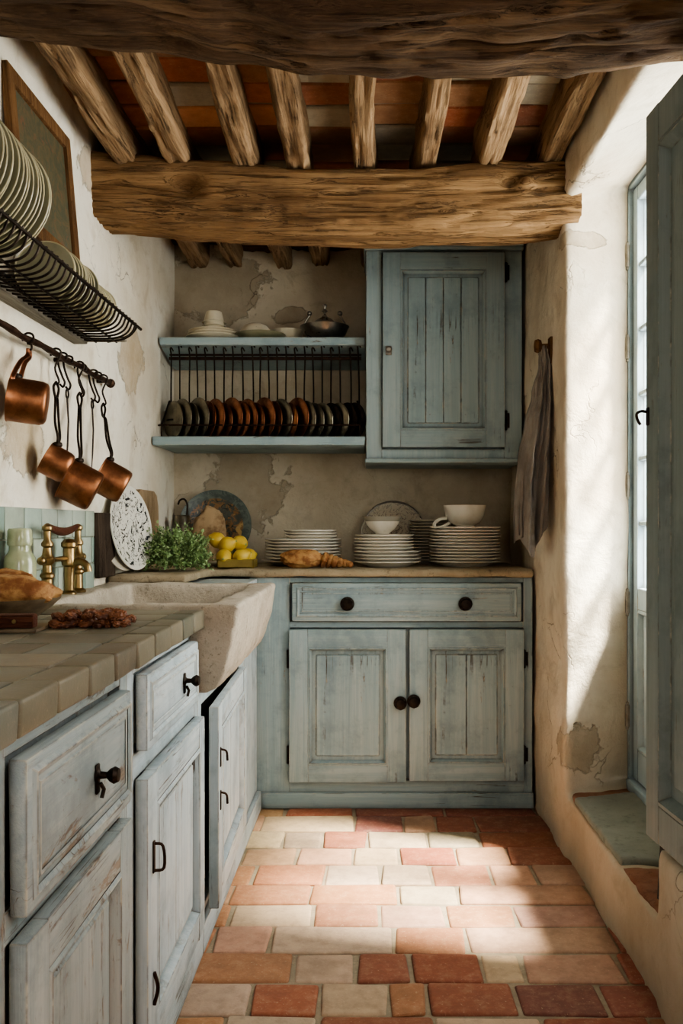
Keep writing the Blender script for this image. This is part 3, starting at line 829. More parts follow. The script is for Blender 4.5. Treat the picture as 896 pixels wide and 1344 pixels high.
# ------------------------------------------------------------------ right side
def door_and_shutter():
    d = bpy.data.objects.new('door_1', None); COL.objects.link(d); d.location = (.86, 2.40, .19); d['kind'] = 'structure'
    d.rotation_euler = (0, 0, -PI/2)     # local x -> -Y, -y -> -X (room side)
    # local u: 0 at hinge side far (Y=2.865) ; centre offset
    U = lambda Y: 2.40 - Y
    b = B()
    b.box(U(2.875), U(2.855), -.03, .05, .0, 2.03, .003); b.box(U(1.945), U(1.925), -.03, .05, 0, 2.03, .003)
    b.box(U(2.86), U(1.94), -.03, .05, 1.965, 2.03, .003); b.box(U(2.87), U(1.93), -.035, .05, 0, .045, .004)
    obj('door_frame', b, 'paint_door', d)
    leaves = []
    for k, (ya, yb) in enumerate(((2.853, 2.402), (2.398, 1.947))):
        u0, u1 = U(ya), U(yb); st = .045; w = u1-u0
        b = B()
        b.box(u0, u0+st, -.015, .025, .05, 1.96, .003, 2); b.box(u1-st, u1, -.015, .025, .05, 1.96, .003, 2)
        b.box(u0+st, u1-st, -.014, .024, 1.915, 1.96, .003); b.box(u0+st, u1-st, -.014, .024, .05, .15, .003); b.box(u0+st, u1-st, -.014, .024, .60, .67, .003)
        lf = obj('door_leaf', b, 'paint_door', d); leaves.append((lf, u1))
        b = B(); ring_frame(b, u0+st, u1-st, .15, .60, .018, -.013, 0, .004); b.box(u0+st, u1-st, .0, .012, .15, .60); b.box(u0+st+.045, u1-st-.045, -.008, .004, .195, .555, .006)
        obj('panel', b, 'paint_door', lf)
        b = B(); h = (1.915-.67)/6
        for r in range(1, 6): b.box(u0+st, u1-st, -.011, .018, .67+h*r-.007, .67+h*r+.007, .003)
        b.box((u0+u1)/2-.008, (u0+u1)/2+.008, -.011, .018, .67, 1.915, .003)
        obj('glazing_bars', b, 'paint_door', lf)
        b = B(); b.box(u0+st, u1-st, .004, .007, .67, 1.915); obj('glass', b, 'glass', lf)
    for z in (.25, .62, 1.0, 1.45, 1.75):
        b = B(); b.tube([(0, 0, -.035), (0, 0, .035)], .009, 10); b.ball((0, 0, .04), (.008, .008, .008), 1); b.ball((0, 0, -.04), (.008, .008, .008), 1)
        obj('hinge', b, 'steel', d, (U(2.862), -.03, z))
    # inner shutter folded back towards the near wall
    t = thing('window_shutter', 'tall dark green blue panelled shutter open at the right edge', 'shutter', (.607, 1.955, .372), (0, 0, math.radians(-86)))
    b = B(); th = .036; H = 1.60; W = .46; st = .07
    b.box(0, st, 0, th, 0, H, .004, 2); b.box(W-st, W, 0, th, 0, H, .004, 2)
    for z0, z1 in ((0, .085), (H-.085, H)): b.box(st-.002, W-st+.002, .001, th, z0, z1, .003)
    fr = obj('frame', b, 'paint_shutter', t)
    for z0, z1 in ((.085, H-.085),):
        b = B(); ring_frame(b, st-.001, W-st+.001, z0, z1, .028, 0.001, .018, .006); b.box(st, W-st, .018, .028, z0, z1); b.box(st+.055, W-st-.055, .010, .02, z0+.055, z1-.055, .006)
        obj('panel', b, 'paint_shutter', t)
    b = B(); b.box(.006, .022, -.003, .001, -.02, .02, .002); b.wire([(.014, -.002, .01), (.01, -.014, .012), (-.006, -.018, .008), (-.012, -.014, -.004), (-.010, -.008, -.016)], .0035, 8)
    obj('hook', b, 'iron', t, (0, 0, 1.60-.64-.03))
    # step slab and leftover pieces
    b = B(); b.prism([(.632, 2.24), (.625, 2.74), (.84, 2.80), (.85, 2.2)], .186, .212)
    tag(obj('step_slab', rough_solid(b, .008, .004, 10, 21, smooth=3), 'slab', ang=60), 'smooth grey green slate slab on the door step', 'slab')
    b = B(); b.prism([(.634, 1.95), (.631, 2.225), (.85, 2.19), (.85, 1.95)], .178, .198)
    o = obj('step_tile', rough_solid(b, .008, .005, 12, 23, smooth=3), NTred(), ang=60)
    tag(o, 'worn red terracotta slab on the step below the shutter', 'tile')
    b = B(); b.prism([(.632, 2.745), (.635, 2.86), (.85, 2.87), (.84, 2.805)], .18, .204)
    tag(obj('step_tile', rough_solid(b, .008, .004, 12, 25, smooth=3), NTred(), ang=60), 'reddish brown worn tile at the far end of the door step', 'tile')
    b = B(); b.prism([(0, 0), (.016, 0), (.020, .10), (.016, .135), (.008, .12)], -.05, .05, axis=1)
    o = obj('door_wedge', b, 'leather', None, (.672, 1.985, .195), (0, 0, .3)); tag(o, 'dark brown wedge standing on the step below the shutter', 'wedge')
def NTred():
    if 'redstone' not in MAT: MAT['redstone'] = stone('worn_red_tile', '#80543f', '#553829', '#957058', .3, .4)
    return 'redstone'

def towel():
    # wooden peg
    t = thing('coat_peg', 'round wooden peg on the right pier holding the towel', 'peg', (.606, 3.0, 1.675))
    b = B(); b.box(-.006, .006, -.018, .018, -.06, .03, .003); obj('back_plate', b, 'frame_wood', t)
    b = B(); b.lathe([(0, 0), (.009, 0), (.008, .03), (.02, .034), (.024, .044), (.02, .054), (0, .057)], 18, Matrix.Rotation(-PI/2, 4, 'Y')); obj('knob', b, 'frame_wood', t)
    OX = .008
    L = [(1.675, .576), (1.62, .572), (1.52, .548), (1.40, .518), (1.29, .498), (1.18, .488), (1.08, .486), (1.0, .488)]
    Rr = [(1.675, .592), (1.62, .603), (1.52, .604), (1.40, .604), (1.29, .600), (1.18, .598), (1.08, .592), (1.0, .588)]
    Ll = sorted(L); Rl = sorted(Rr)
    def f(layer):
        def g(u, v):
            bot = 1.03 - .075*math.sin(PI*min(1, u*1.25))**2 + (.05*max(0, u-.75)*4) if layer == 0 else 1.0 - .01*u + .02*math.sin(6*u)
            z = 1.675 + (bot-1.675)*v
            x0, x1 = interp(z, Ll), interp(z, Rl)
            if layer: x0 -= .004; x1 -= .03
            x = x0 + (x1-x0)*u + OX*min(1, v*3)
            amp = .006 + .02*min(1, v*2.2)
            y = 3.0 + amp*math.sin(u*13 + 1.5*math.sin(v*3) + layer) + .5*amp*math.sin(u*29+v*4+layer*2) + (.0 if layer == 0 else .045*min(1, v*2)) - .03*math.sin(PI*u)*min(1, v*2)
            p = Vector((x, y, z))
            p.y += .012*noise.fractal(Vector((x*22, z*14, layer)), .8, 2, 3)
            p.z += .006*noise.noise(Vector((x*20, 3, layer)))*v
            return p
        return g
    b = B(); b.sheet(f(0), 60, 110); b.sheet(f(1), 50, 90)
    o = obj('kitchen_towel', b, 'linen', ang=80, fixn=False)
    so = o.modifiers.new('t', 'SOLIDIFY'); so.thickness = .003; so.offset = 0
    tag(o, 'crumpled grey linen towel hanging from the wooden peg', 'towel')

# ------------------------------------------------------------------ wall shelves + lids
def shelves():
    def shelf(y0, z0, z1, label, x0, x1):
        t = thing('wall_shelf', label, 'shelf', ((x0+x1)/2, 3.7, z0))
        b = B(); hw = (x1-x0)/2
        b.box(-hw, hw, y0-3.7, .165, 0, z1-z0, .005, 2, jit=.002, mi=1)
        obj('board', b, 'paint_wall', t)
        return t, hw
    t, hw = shelf(3.565, 1.795, 1.828, 'upper grey blue wall shelf holding crockery', -.872, -.034)
    b = B(); b.prism([(-.105, 0), (.165, 0), (.165, -.05), (.12, -.05)], -hw+.0, hw, axis=0)
    obj('cove_moulding', b, 'paint_wall', t)
    shelf(3.45, 1.378, 1.412, 'lower grey blue wall shelf with rack of metal lids', -.872, -.034)
    # hanging wire rack
    t = thing('lid_rack', 'black wire rack between the two shelves, lids standing in it', 'rack', (-.45, 3.6, 1.412))
    b = B(); b.tube([(-.39, 0, .335), (.40, 0, .335)], .007, 8); b.tube([(-.39, .012, .352), (.40, .012, .352)], .004, 8); obj('top_rod', b, 'iron_rust', t)
    b = B(); b.tube([(-.415, -.075, .052), (-.40, -.085, .052), (.395, -.085, .052)], .0035, 8); obj('front_rail', b, 'iron_rust', t)
    b = B(); b.tube([(-.40, .09, .15), (.395, .09, .15)], .004, 8); obj('rear_rail', b, 'iron_rust', t)
    for k in range(22):
        x = -.38 + k*.0365 + rnd.uniform(-.006, .006)
        j = rnd.uniform(-.004, .004)
        hk = .015 if k % 2 else .0
        b = B(); b.wire([(x+.01, -.012, .362+hk), (x+.004, -.018, .374+hk), (x-.003, -.010, .372+hk), (x, -.006, .335), (x+j, -.004, .2), (x+j*.5, -.002, .0)], .0032, 6)
        obj('upright_wire', b, 'iron', t)
    for k, (xe, sg) in enumerate(((-.40, -1), (.395, 1))):
        b = B(); b.tube([(xe, .09, .15), (xe-.012*sg, 0, .16), (xe, -.085, .052)], .0035, 6); b.tube([(xe, .09, .15), (xe, .09, 0)], .0035, 6); b.tube([(xe, -.085, .052), (xe, -.085, 0)], .0035, 6)
        obj('end_wire', b, 'iron', t)
    # lids
    def lid(mat, r):
        b = B()
        b.lathe([(0, .012), (r*.5, .010), (r*.88, .003), (r*.9, 0), (r, 0), (r*1.01, .002), (r, .004), (r*.92, .0045), (r*.88, .006), (r*.5, .013), (0, .016)], 40)
        o = obj('pan_lid', b, mat, ang=30)
        h = B(); h.wire([(r*.25, 0, .013), (r*.2, 0, .022), (0, 0, .025), (-r*.2, 0, .022), (-r*.25, 0, .013)], .003, 8)
        obj('handle', h, 'iron', o)
        return o
    protos = {}
    n = 23
    for k in range(n):
        x = -.815 + k*.0335
        mat = 'pewter' if k < 4 else ('copper_dark' if k < 11 else ('pewter' if k in (13, 16, 17) else ('copper' if k in (12, 14) else ('copper_dark' if k < 17 else ('pewter' if k in (18, 20) else 'iron')))))
        r = [.078, .082, .074, .085][k % 4] if k < 17 else .074
        key = (mat, r)
        nm = {'pewter': 'grey pewter', 'copper_dark': 'dark copper', 'copper': 'reddish copper', 'iron': 'blackened iron'}[mat]
        lab = '%s pan lid, %s lid from the left in the wire rack' % (nm, ORD[k+1])
        th = math.radians(50 + rnd.uniform(-3, 3))
        rot = Euler((PI/2, 0, 0)).to_matrix().to_4x4()
        R_ = Matrix.Rotation(-th, 4, 'Z') @ Matrix.Rotation(math.radians(rnd.uniform(-2.5, 2)), 4, 'X') @ rot
        eul = R_.to_euler()
        loc = (x, 3.575 + rnd.uniform(-.006, .006), 1.412 + r + .001)
        if key not in protos:
            o = lid(mat, r); o.location = loc; o.rotation_euler = eul; protos[key] = o
            tag(o, lab, 'lid', 'pan lids in the wire rack')
        else: dup(protos[key], loc, eul, lab)

# ------------------------------------------------------------------ crockery
def plate_prof(r, h=.022, t=.0045):
    return [(0, 0), (r*.58, 0), (r*.6, -.0005), (r*.64, .003), (r*.97, h-.002), (r, h), (r*.995, h+t*.7), (r*.96, h+t*.5), (r*.66, .003+t), (r*.56, t), (0, t)]
def china(name, r, mat, h=.022):
    return obj(name, B().lathe(plate_prof(r, h), 48), mat, ang=40)

def stack(x, y, z, items, where, group):
    """items: list of (radius, material, thickness, dx)"""
    protos = {}; n = len(items); zz = z
    for k, (r, mat, step, dx, adj) in enumerate(items):
        word = 'bottom' if k == 0 else ('topmost' if k == n-1 else ORD[k+1] + ' from the bottom')
        lab = '%s plate, %s in %s' % (adj, word, where)
        loc = (x+dx+rnd.uniform(-.002, .002), y+rnd.uniform(-.002, .002), zz+.0008); rot = (0, 0, rnd.uniform(0, 6))
        if (r, mat) not in protos:
            o = china('plate', r, mat, .019); o.location = loc; o.rotation_euler = rot; tag(o, lab, 'plate', group); protos[(r, mat)] = o
        else: dup(protos[(r, mat)], loc, rot, lab)
        zz += step
    return zz

def crockery():
    Z = .8985
    W, Cc, G = 'white_china', 'cream_china', 'grey_china'
    zz = stack(-.285, 3.565, Z, [(.165, G, .012, -.005, 'grey')] + [(.155, W, .0125, 0, 'white')]*7 + [(.107, W, .011, .03, 'small white')]*3, 'the wide stack behind the twisted bread', 'plates in the left stack')
    zz = stack(.05, 3.475, Z, [(.132, W, .0135, .006, 'white')]*4 + [(.118, W, .0125, -.008, 'smaller white')]*5, 'the stack under the glass bowls', 'plates in the middle stack')
    # glass and china bowls on it
    def bowl(name, r, h, mat, t=.003):
        return obj(name, B().lathe([(0, 0), (r*.4, 0), (r*.42, .004), (r*.7, h*.35), (r*.92, h*.75), (r, h), (r-t, h), (r*.9-t, h*.75), (r*.66, h*.38), (r*.36, .008), (0, .008)], 40), mat)
    top = zz + .0125
    o = bowl('bowl', .068, .05, 'white_china'); o.location = (.035, 3.475, top); tag(o, 'small white china bowl under the clear bowl on the middle plate stack', 'bowl')
    o = bowl('glass_bowl', .080, .045, 'bowl_glass', .002); o.location = (.035, 3.475, top+.024); tag(o, 'thin clear glass bowl nested on the middle plate stack', 'bowl')
    zz = stack(.252, 3.735, Z, [(.098, G, .0125, 0, 'shadowed grey')]*14, 'the narrow stack in shadow behind', 'plates in the shadowed rear stack')
    zz = stack(.365, 3.505, Z, [(.142, W, .0122, 0, 'white')]*12, 'the tall right hand stack under the big cup', 'plates in the right stack')
    # big cup
    t = thing('cup', 'large white china cup on top of the right plate stack', 'cup', (.365, 3.505, zz+.0105))
    r, h = .086, .086
    obj('bowl', B().lathe([(0, 0), (.036, 0), (.038, .006), (.06, .018), (.078, .045), (.085, h-.003), (r, h), (.082, h-.001), (.075, .045), (.057, .022), (.03, .012), (0, .011)], 48), 'white_china', t)
    obj('handle', B().wire([(-.072, 0, .035), (-.10, 0, .03), (-.122, 0, .012), (-.115, 0, -.004), (-.09, 0, .0), (-.06, 0, .016)], .007, 10), 'white_china', t)
    # tray leaning on the back wall
    t = thing('round_tray', 'round engraved tray with a bright rim leaning on the back wall', 'tray', (.085, 3.80, .8985+.138*math.cos(.22)), (PI/2-.22, 0, 0))
    obj('rim', B().tube([(.134*math.cos(2*PI*i/64), .134*math.sin(2*PI*i/64), .006) for i in range(64)], .0045, 8, True), 'silver', t)
    obj('face', B().lathe([(0, 0), (.134, 0), (.134, .006), (.105, .003), (0, .003)], 48), 'tray', t)
    # painted dish + loaf, left corner
    o = obj('painted_dish', B().lathe(plate_prof(.158, .02), 56), 'faience'); o.rotation_euler = (PI/2-.16, 0, 0); o.location = (-.685, 3.835-.03, .8985+.158*math.cos(.16)+.003)
    tag(o, 'large round dish painted blue and ochre leaning on the back wall', 'dish')
    o = obj('bread_loaf', B().ball((0, 0, 0), (.075, .035, .125), 4, .12, 7, 3), 'crust_pale'); o.location = (-.70, 3.715, .8985+.118); o.rotation_euler = (-.14, .12, 0)
    tag(o, 'oval floury loaf propped upright in front of the painted dish', 'bread')
    # platters by the left wall
    nrm = Vector((.97, -.2, .14)).normalized()
    q = nrm.to_track_quat('Z', 'Y').to_euler()
    o = obj('oval_platter', B().lathe(plate_prof(.146, .016), 56), 'spatter', loc=(-.838, 2.985, .905+.146), rot=q); tag(o, 'black and white spatter patterned platter by the left wall', 'platter')
    o = obj('plain_platter', B().lathe(plate_prof(.152, .014), 56), 'grey_china', loc=(-.862, 2.945, .905+.152), rot=q); tag(o, 'plain grey platter half hidden behind the spattered platter', 'platter')
    b = B(); b.box(-.008, .008, -.085, .085, 0, .205, .004, 2)
    tag(obj('chopping_board', b, 'dark_board', None, (-.856, 2.80, .896), (0, -.03, 0)), 'dark upright chopping board beside the brass tap', 'board')
    b = B(); pts = [(-.15, 0), (.15, 0), (.15, .24), (.13, .28), (.09, .295), (-.10, .295), (-.14, .28), (-.15, .25)]
    b.prism(pts, -.009, .009, axis=0)
    tag(obj('chopping_board', b, 'board_wood', None, (-.850, 3.31, .8985), (0, -.035, 0)), 'pale wooden chopping board leaning in the left corner', 'board')
    t = thing('metal_caddy', 'narrow grey metal canister with curled handle in the corner', 'canister', (-.80, 3.66, .8985))
    obj('body', B().lathe([(0, 0), (.03, 0), (.031, .2), (.033, .204), (.030, .206), (.028, .2), (.027, .004), (0, .004)], 20), 'pewter', t)
    obj('handle', B().wire([(.02, 0, .2), (.022, 0, .25), (.01, 0, .272), (-.008, 0, .268), (-.016, 0, .25)], .004, 8), 'iron', t)
    # lemon dish + lemons
    t = thing('lemon_dish', 'small rectangular ochre dish under the lemons', 'dish', (-.523, 3.37, .8985))
    b = B(); b.box(-.07, .07, -.055, .055, 0, .008, .003); 
    for (x0, x1, y0, y1) in ((-.07, .07, -.055, -.047), (-.07, .07, .047, .055), (-.07, -.062, -.055, .055), (.062, .07, -.055, .055)): b.box(x0, x1, y0, y1, 0, .034, .003)
    obj('tray', b, 'ochre_china', t)
    def lemon():
        b = B()
        b.lathe([(0, -.039), (.005, -.038), (.009, -.034), (.021, -.026), (.029, -.011), (.031, 0), (.029, .011), (.021, .026), (.010, .034), (.006, .039), (0, .041)], 24)
        o = obj('lemon', b, 'lemon'); s_ = B(); s_.lathe([(0, 0), (.004, 0), (.0045, .002), (.002, .003), (0, .003)], 8); obj('stem_end', s_, 'stem', o, (0, 0, .040))
        return o
    spots = [(-.570, 3.345, .9405, 'yellow lemon at front left of the ochre dish'), (-.505, 3.345, .9405, 'yellow lemon at front right of the ochre dish'),
             (-.575, 3.405, .942, 'yellow lemon at back left of the ochre dish'), (-.49, 3.41, .942, 'yellow lemon at back right of the ochre dish'),
             (-.518, 3.39, .992, 'big lemon topping the right of the pile'), (-.603, 3.385, 1.004, 'pale lemon topping the left of the pile, nearest the herbs'), (-.563, 3.37, .987, 'small darker orange yellow lemon wedged mid pile')]
    p = None
    for k, (x, y, z, lab) in enumerate(spots):
        rot = (PI/2 + rnd.uniform(-.6, .6), rnd.uniform(-.5, .5), rnd.uniform(0, 3))
        if p is None: p = lemon(); p.location = (x, y, z); p.rotation_euler = rot; tag(p, lab, 'lemon', 'lemons in the ochre dish')
        else: dup(p, (x, y, z), rot, lab)
    # twisted bread in front
    b = B()
    b.ball((-.055, 0, .036), (.085, .042, .037), 4, .14, 9, 5)
    for k in range(6):
        b.ball((.028+.019*k, .004*math.sin(k*2), .030-.003*k), (.017, .036-.004*k, .031-.0036*k), 3, .12, 9, k, Matrix.Rotation(.35, 3, 'Y'))
    o = obj('twisted_loaf', b, 'crust'); o.location = (-.215, 3.335, .899); tag(o, 'golden twisted bread loaf lying in front of the left plates', 'bread')
    # upper shelf
    zs = 1.829
    stack(-.672, 3.69, zs, [(.118, Cc, .012, 0, 'cream'), (.112, Cc, .012, .004, 'cream'), (.105, Cc, .012, 0, 'cream')], 'the low stack on the upper shelf', 'plates on the upper shelf')
    p = None
    for k in range(4):
        b = B(); b.lathe([(.030, .048), (.033, .046), (.043, .006), (.051, .002), (.051, 0), (.042, .003), (.031, .043), (0, .044), (0, .048), (.028, .048), (.030, .048)], 32)
        lab = ['lowest', 'second', 'third', 'topmost'][k] + ' upturned cream cup in the cup pile on the upper shelf'
        loc = (-.672+rnd.uniform(-.002, .002), 3.69, zs+.037+k*.0155)
        if p is None: p = obj('cup', b, 'cream_china', loc=loc); tag(p, lab, 'cup', 'upturned cups on the upper shelf')
        else: b.bm.free(); dup(p, loc, (0, 0, k), lab)
    t = thing('covered_dish', 'cream domed dish on the upper shelf, middle', 'dish', (-.475, 3.67, zs))
    obj('base', B().lathe([(0, 0), (.06, 0), (.075, .012), (.10, .026), (.102, .03), (.07, .02), (0, .018)], 40, sx=1.05), 'olive_china', t)
    obj('dome', B().lathe([(.068, .02), (.066, .04), (.05, .062), (.025, .074), (0, .076)], 32, Matrix.Translation((-.02, 0, .003))), 'cream_china', t)
    o = bowl('bowl', .068, .062, 'cream_china'); o.location = (-.365, 3.74, zs); tag(o, 'plain cream bowl behind the domed dish on the upper shelf', 'bowl')
    t = thing('silver_bowl', 'tarnished silver footed bowl with finials at the right of the upper shelf', 'bowl', (-.205, 3.68, zs))
    obj('bowl', B().lathe([(0, 0), (.05, 0), (.048, .006), (.06, .012), (.088, .035), (.10, .062), (.103, .066), (.098, .066), (.085, .04), (0, .02)], 40), 'silver', t)
    obj('lid', B().lathe([(.085, .064), (.07, .072), (.045, .084), (.03, .098), (.014, .106), (.008, .115), (0, .116)], 32), 'silver', t)
    b = B(); b.lathe([(.005, .114), (.005, .125), (.013, .132), (.006, .14), (.006, .148), (.011, .155), (.004, .162), (0, .164)], 16); obj('finial', b, 'silver', t)
    for s_ in (-1, 1):
        b = B(); b.tube([(s_*.095, 0, .06), (s_*.082, 0, .085), (s_*.07, 0, .105), (s_*.062, 0, .118)], .004, 8); b.ball((s_*.064, 0, .122), (.011, .011, .011), 2)
        obj('handle', b, 'silver', t)

def herbs():
    t = thing('herb_bunch', 'big bushy bunch of fresh green herbs behind the sink', 'herbs', (-.712, 3.13, .9))
    st = B(); lf = B(); ll = B()
    r = random.Random(5)
    def leaf(b, p, d, s):
        d = d.normalized(); w = d.cross(Vector((r.uniform(-1, 1), r.uniform(-1, 1), r.uniform(-1, 1)))).normalized()
        up = d.cross(w)*.25
        a = [p, p+(d*.35+w*.42+up)*s, p+(d*.6+w*.2)*s, p+(d*.85+w*.34-up)*s, p+d*1.15*s, p+(d*.85-w*.34-up)*s, p+(d*.6-w*.2)*s, p+(d*.35-w*.42+up)*s]
        vs = [b.bm.verts.new(x) for x in a]; b.bm.faces.new(vs)
    for k in range(300):
        th = r.uniform(0, 2*PI); el = math.acos(r.uniform(-.12, 1))
        dirn = Vector((math.sin(el)*math.cos(th)*1.0, math.sin(el)*math.sin(th)*.62, math.cos(el)*.95))
        L = r.uniform(.09, .158)
        base = Vector((r.uniform(-.05, .05), r.uniform(-.03, .03), .02))
        tip = base + dirn*L; tip.z = max(tip.z, .006) if tip.y > -.01 else max(tip.z, -.028)
        tip.x = max(tip.x, -.135)
        if tip.x > .10: tip.x = .10 + (tip.x-.10)*.5
        mid = (base+tip)/2 + Vector((r.uniform(-.015, .015), r.uniform(-.015, .015), .02))
        pts = [base.lerp(mid, q*2) if q < .5 else mid.lerp(tip, q*2-1) for q in (0, .25, .5, .75, 1)]
        st.tube(pts, [.0014, .0013, .0011, .0009, .0006], 4)
        for q in range(24):
            f = .35 + .65*q/23
            p = base.lerp(mid, f*2) if f < .5 else mid.lerp(tip, f*2-1)
            b = lf if r.random() < .68 else ll
            d = dirn + Vector((r.uniform(-1, 1), r.uniform(-1, 1), r.uniform(-.6, 1)))*.95
            leaf(b, p + Vector((r.uniform(-.008, .008), r.uniform(-.008, .008), r.uniform(-.006, .008))), d, r.uniform(.006, .0115))
    obj('stems', st, 'stem', t); obj('leaves', lf, 'leaf', t, ang=180, fixn=False); obj('young_leaves', ll, 'leaf_light', t, ang=180, fixn=False)
    o = obj('saucer', B().lathe(plate_prof(.085, .014), 40), 'grey_china', loc=(-.585, 3.50, .8985)); tag(o, 'grey saucer half hidden behind the herbs and lemons', 'saucer')

# ------------------------------------------------------------------ left wall fittings
def wire_rack():
    t = thing('wire_plate_rack', 'black wire plate rack fixed high on the left wall', 'rack', (-.88, 2.0, 1.59))
    y0, y1 = -.75, .56
    b = B(); b.box(0.0, .045, y0, y1, 0, .022, .002); obj('ledger', b, 'ledge_wood', t)
    b = B(); b.box(.04, .16, y1-.012, y1, .006, .016, .002); obj('end_batten', b, 'ledge_wood', t)
    b = B(); b.wire([(.190, y0, .052), (.190, y1-.06, .052), (.190, y1-.02, .051), (.182, y1, .042), (.155, y1+.008, .022), (.10, y1+.008, .010)], .0045, 8); obj('front_rim', b, 'iron', t)
    b = B(); b.tube([(.012, y0, .06), (.012, y1, .06)], .0045, 8); obj('back_rim', b, 'iron', t)
    for xx in (.07, .13):
        b = B(); b.tube([(xx, y0, .006), (xx, y1, .006)], .003, 6); obj('floor_wire', b, 'iron', t)
    k = 0; y = y0+.02
    while y < y1:
        b = B(); b.wire([(.012, y, .06), (.014, y, .026), (.04, y, .008), (.10, y+.002, .004), (.15, y+.004, .008), (.178, y+.006, .024), (.190, y+.008, .052), (.192, y+.008, .058)], .0028, 6)
        obj('basket_wire', b, 'iron', t); y += .0315
    def rp(r, mat):
        o = obj('plate', B().lathe(plate_prof(r, .014), 48), mat, ang=40)
        e = B(); e.tube([(r*.998*math.cos(2*PI*i/48), r*.998*math.sin(2*PI*i/48), .0165) for i in range(48)], .0018, 6, True)
        obj('rim', e, 'olive_rim', o); return o
    def setp(n, ya, dy, r, mat, adj, where, grp):
        p = None
        for k in range(n):
            tilt = math.radians(-8 + rnd.uniform(-2, 2))
            # face normal towards -Y (the viewer), leaning back a little
            eul = (PI/2 + tilt, 0, rnd.uniform(-.04, .04))
            loc = (-.782+rnd.uniform(-.003, .003), ya+dy*k, 1.598+r)
            lab = '%s plate, %s of the %s' % (adj, (ORD[n-k] + ' from the far end') if k < n-1 else 'at the far end', where)
            if p is None: p = rp(r, mat); p.location = loc; p.rotation_euler = eul; tag(p, lab, 'plate', grp)
            else: dup(p, loc, eul, lab)
    setp(23, 1.405, .0182, .124, 'olive_china', 'olive', 'large set in the wire rack', 'large plates in the wire rack')
    setp(10, 2.10, .0195, .070, 'olive_china', 'olive', 'middle small set in wire rack', 'small plates in the wire rack')
    setp(7, 2.335, .0205, .063, 'cream_china', 'pale', 'smallest set in wire rack', 'smallest plates in the wire rack')
    # picture
    t = thing('framed_picture', 'dim green brown picture in a wooden frame on the left wall', 'picture', (-.846, 2.28, 1.775), (0, -.085, 0))
    b = B(); w, h, f = .215, .385, .04
    for (a0, a1, z0, z1) in ((-w, -w+f, 0, h), (w-f, w, 0, h), (-w+f, w-f, 0, f), (-w+f, w-f, h-f, h)): b.box(-.004, .016, a0, a1, z0, z1, .004, 2)
    obj('frame', b, 'frame_wood', t)
    b = B(); b.box(0, .006, -w+f, w-f, f, h-f); obj('canvas', b, 'painting', t)

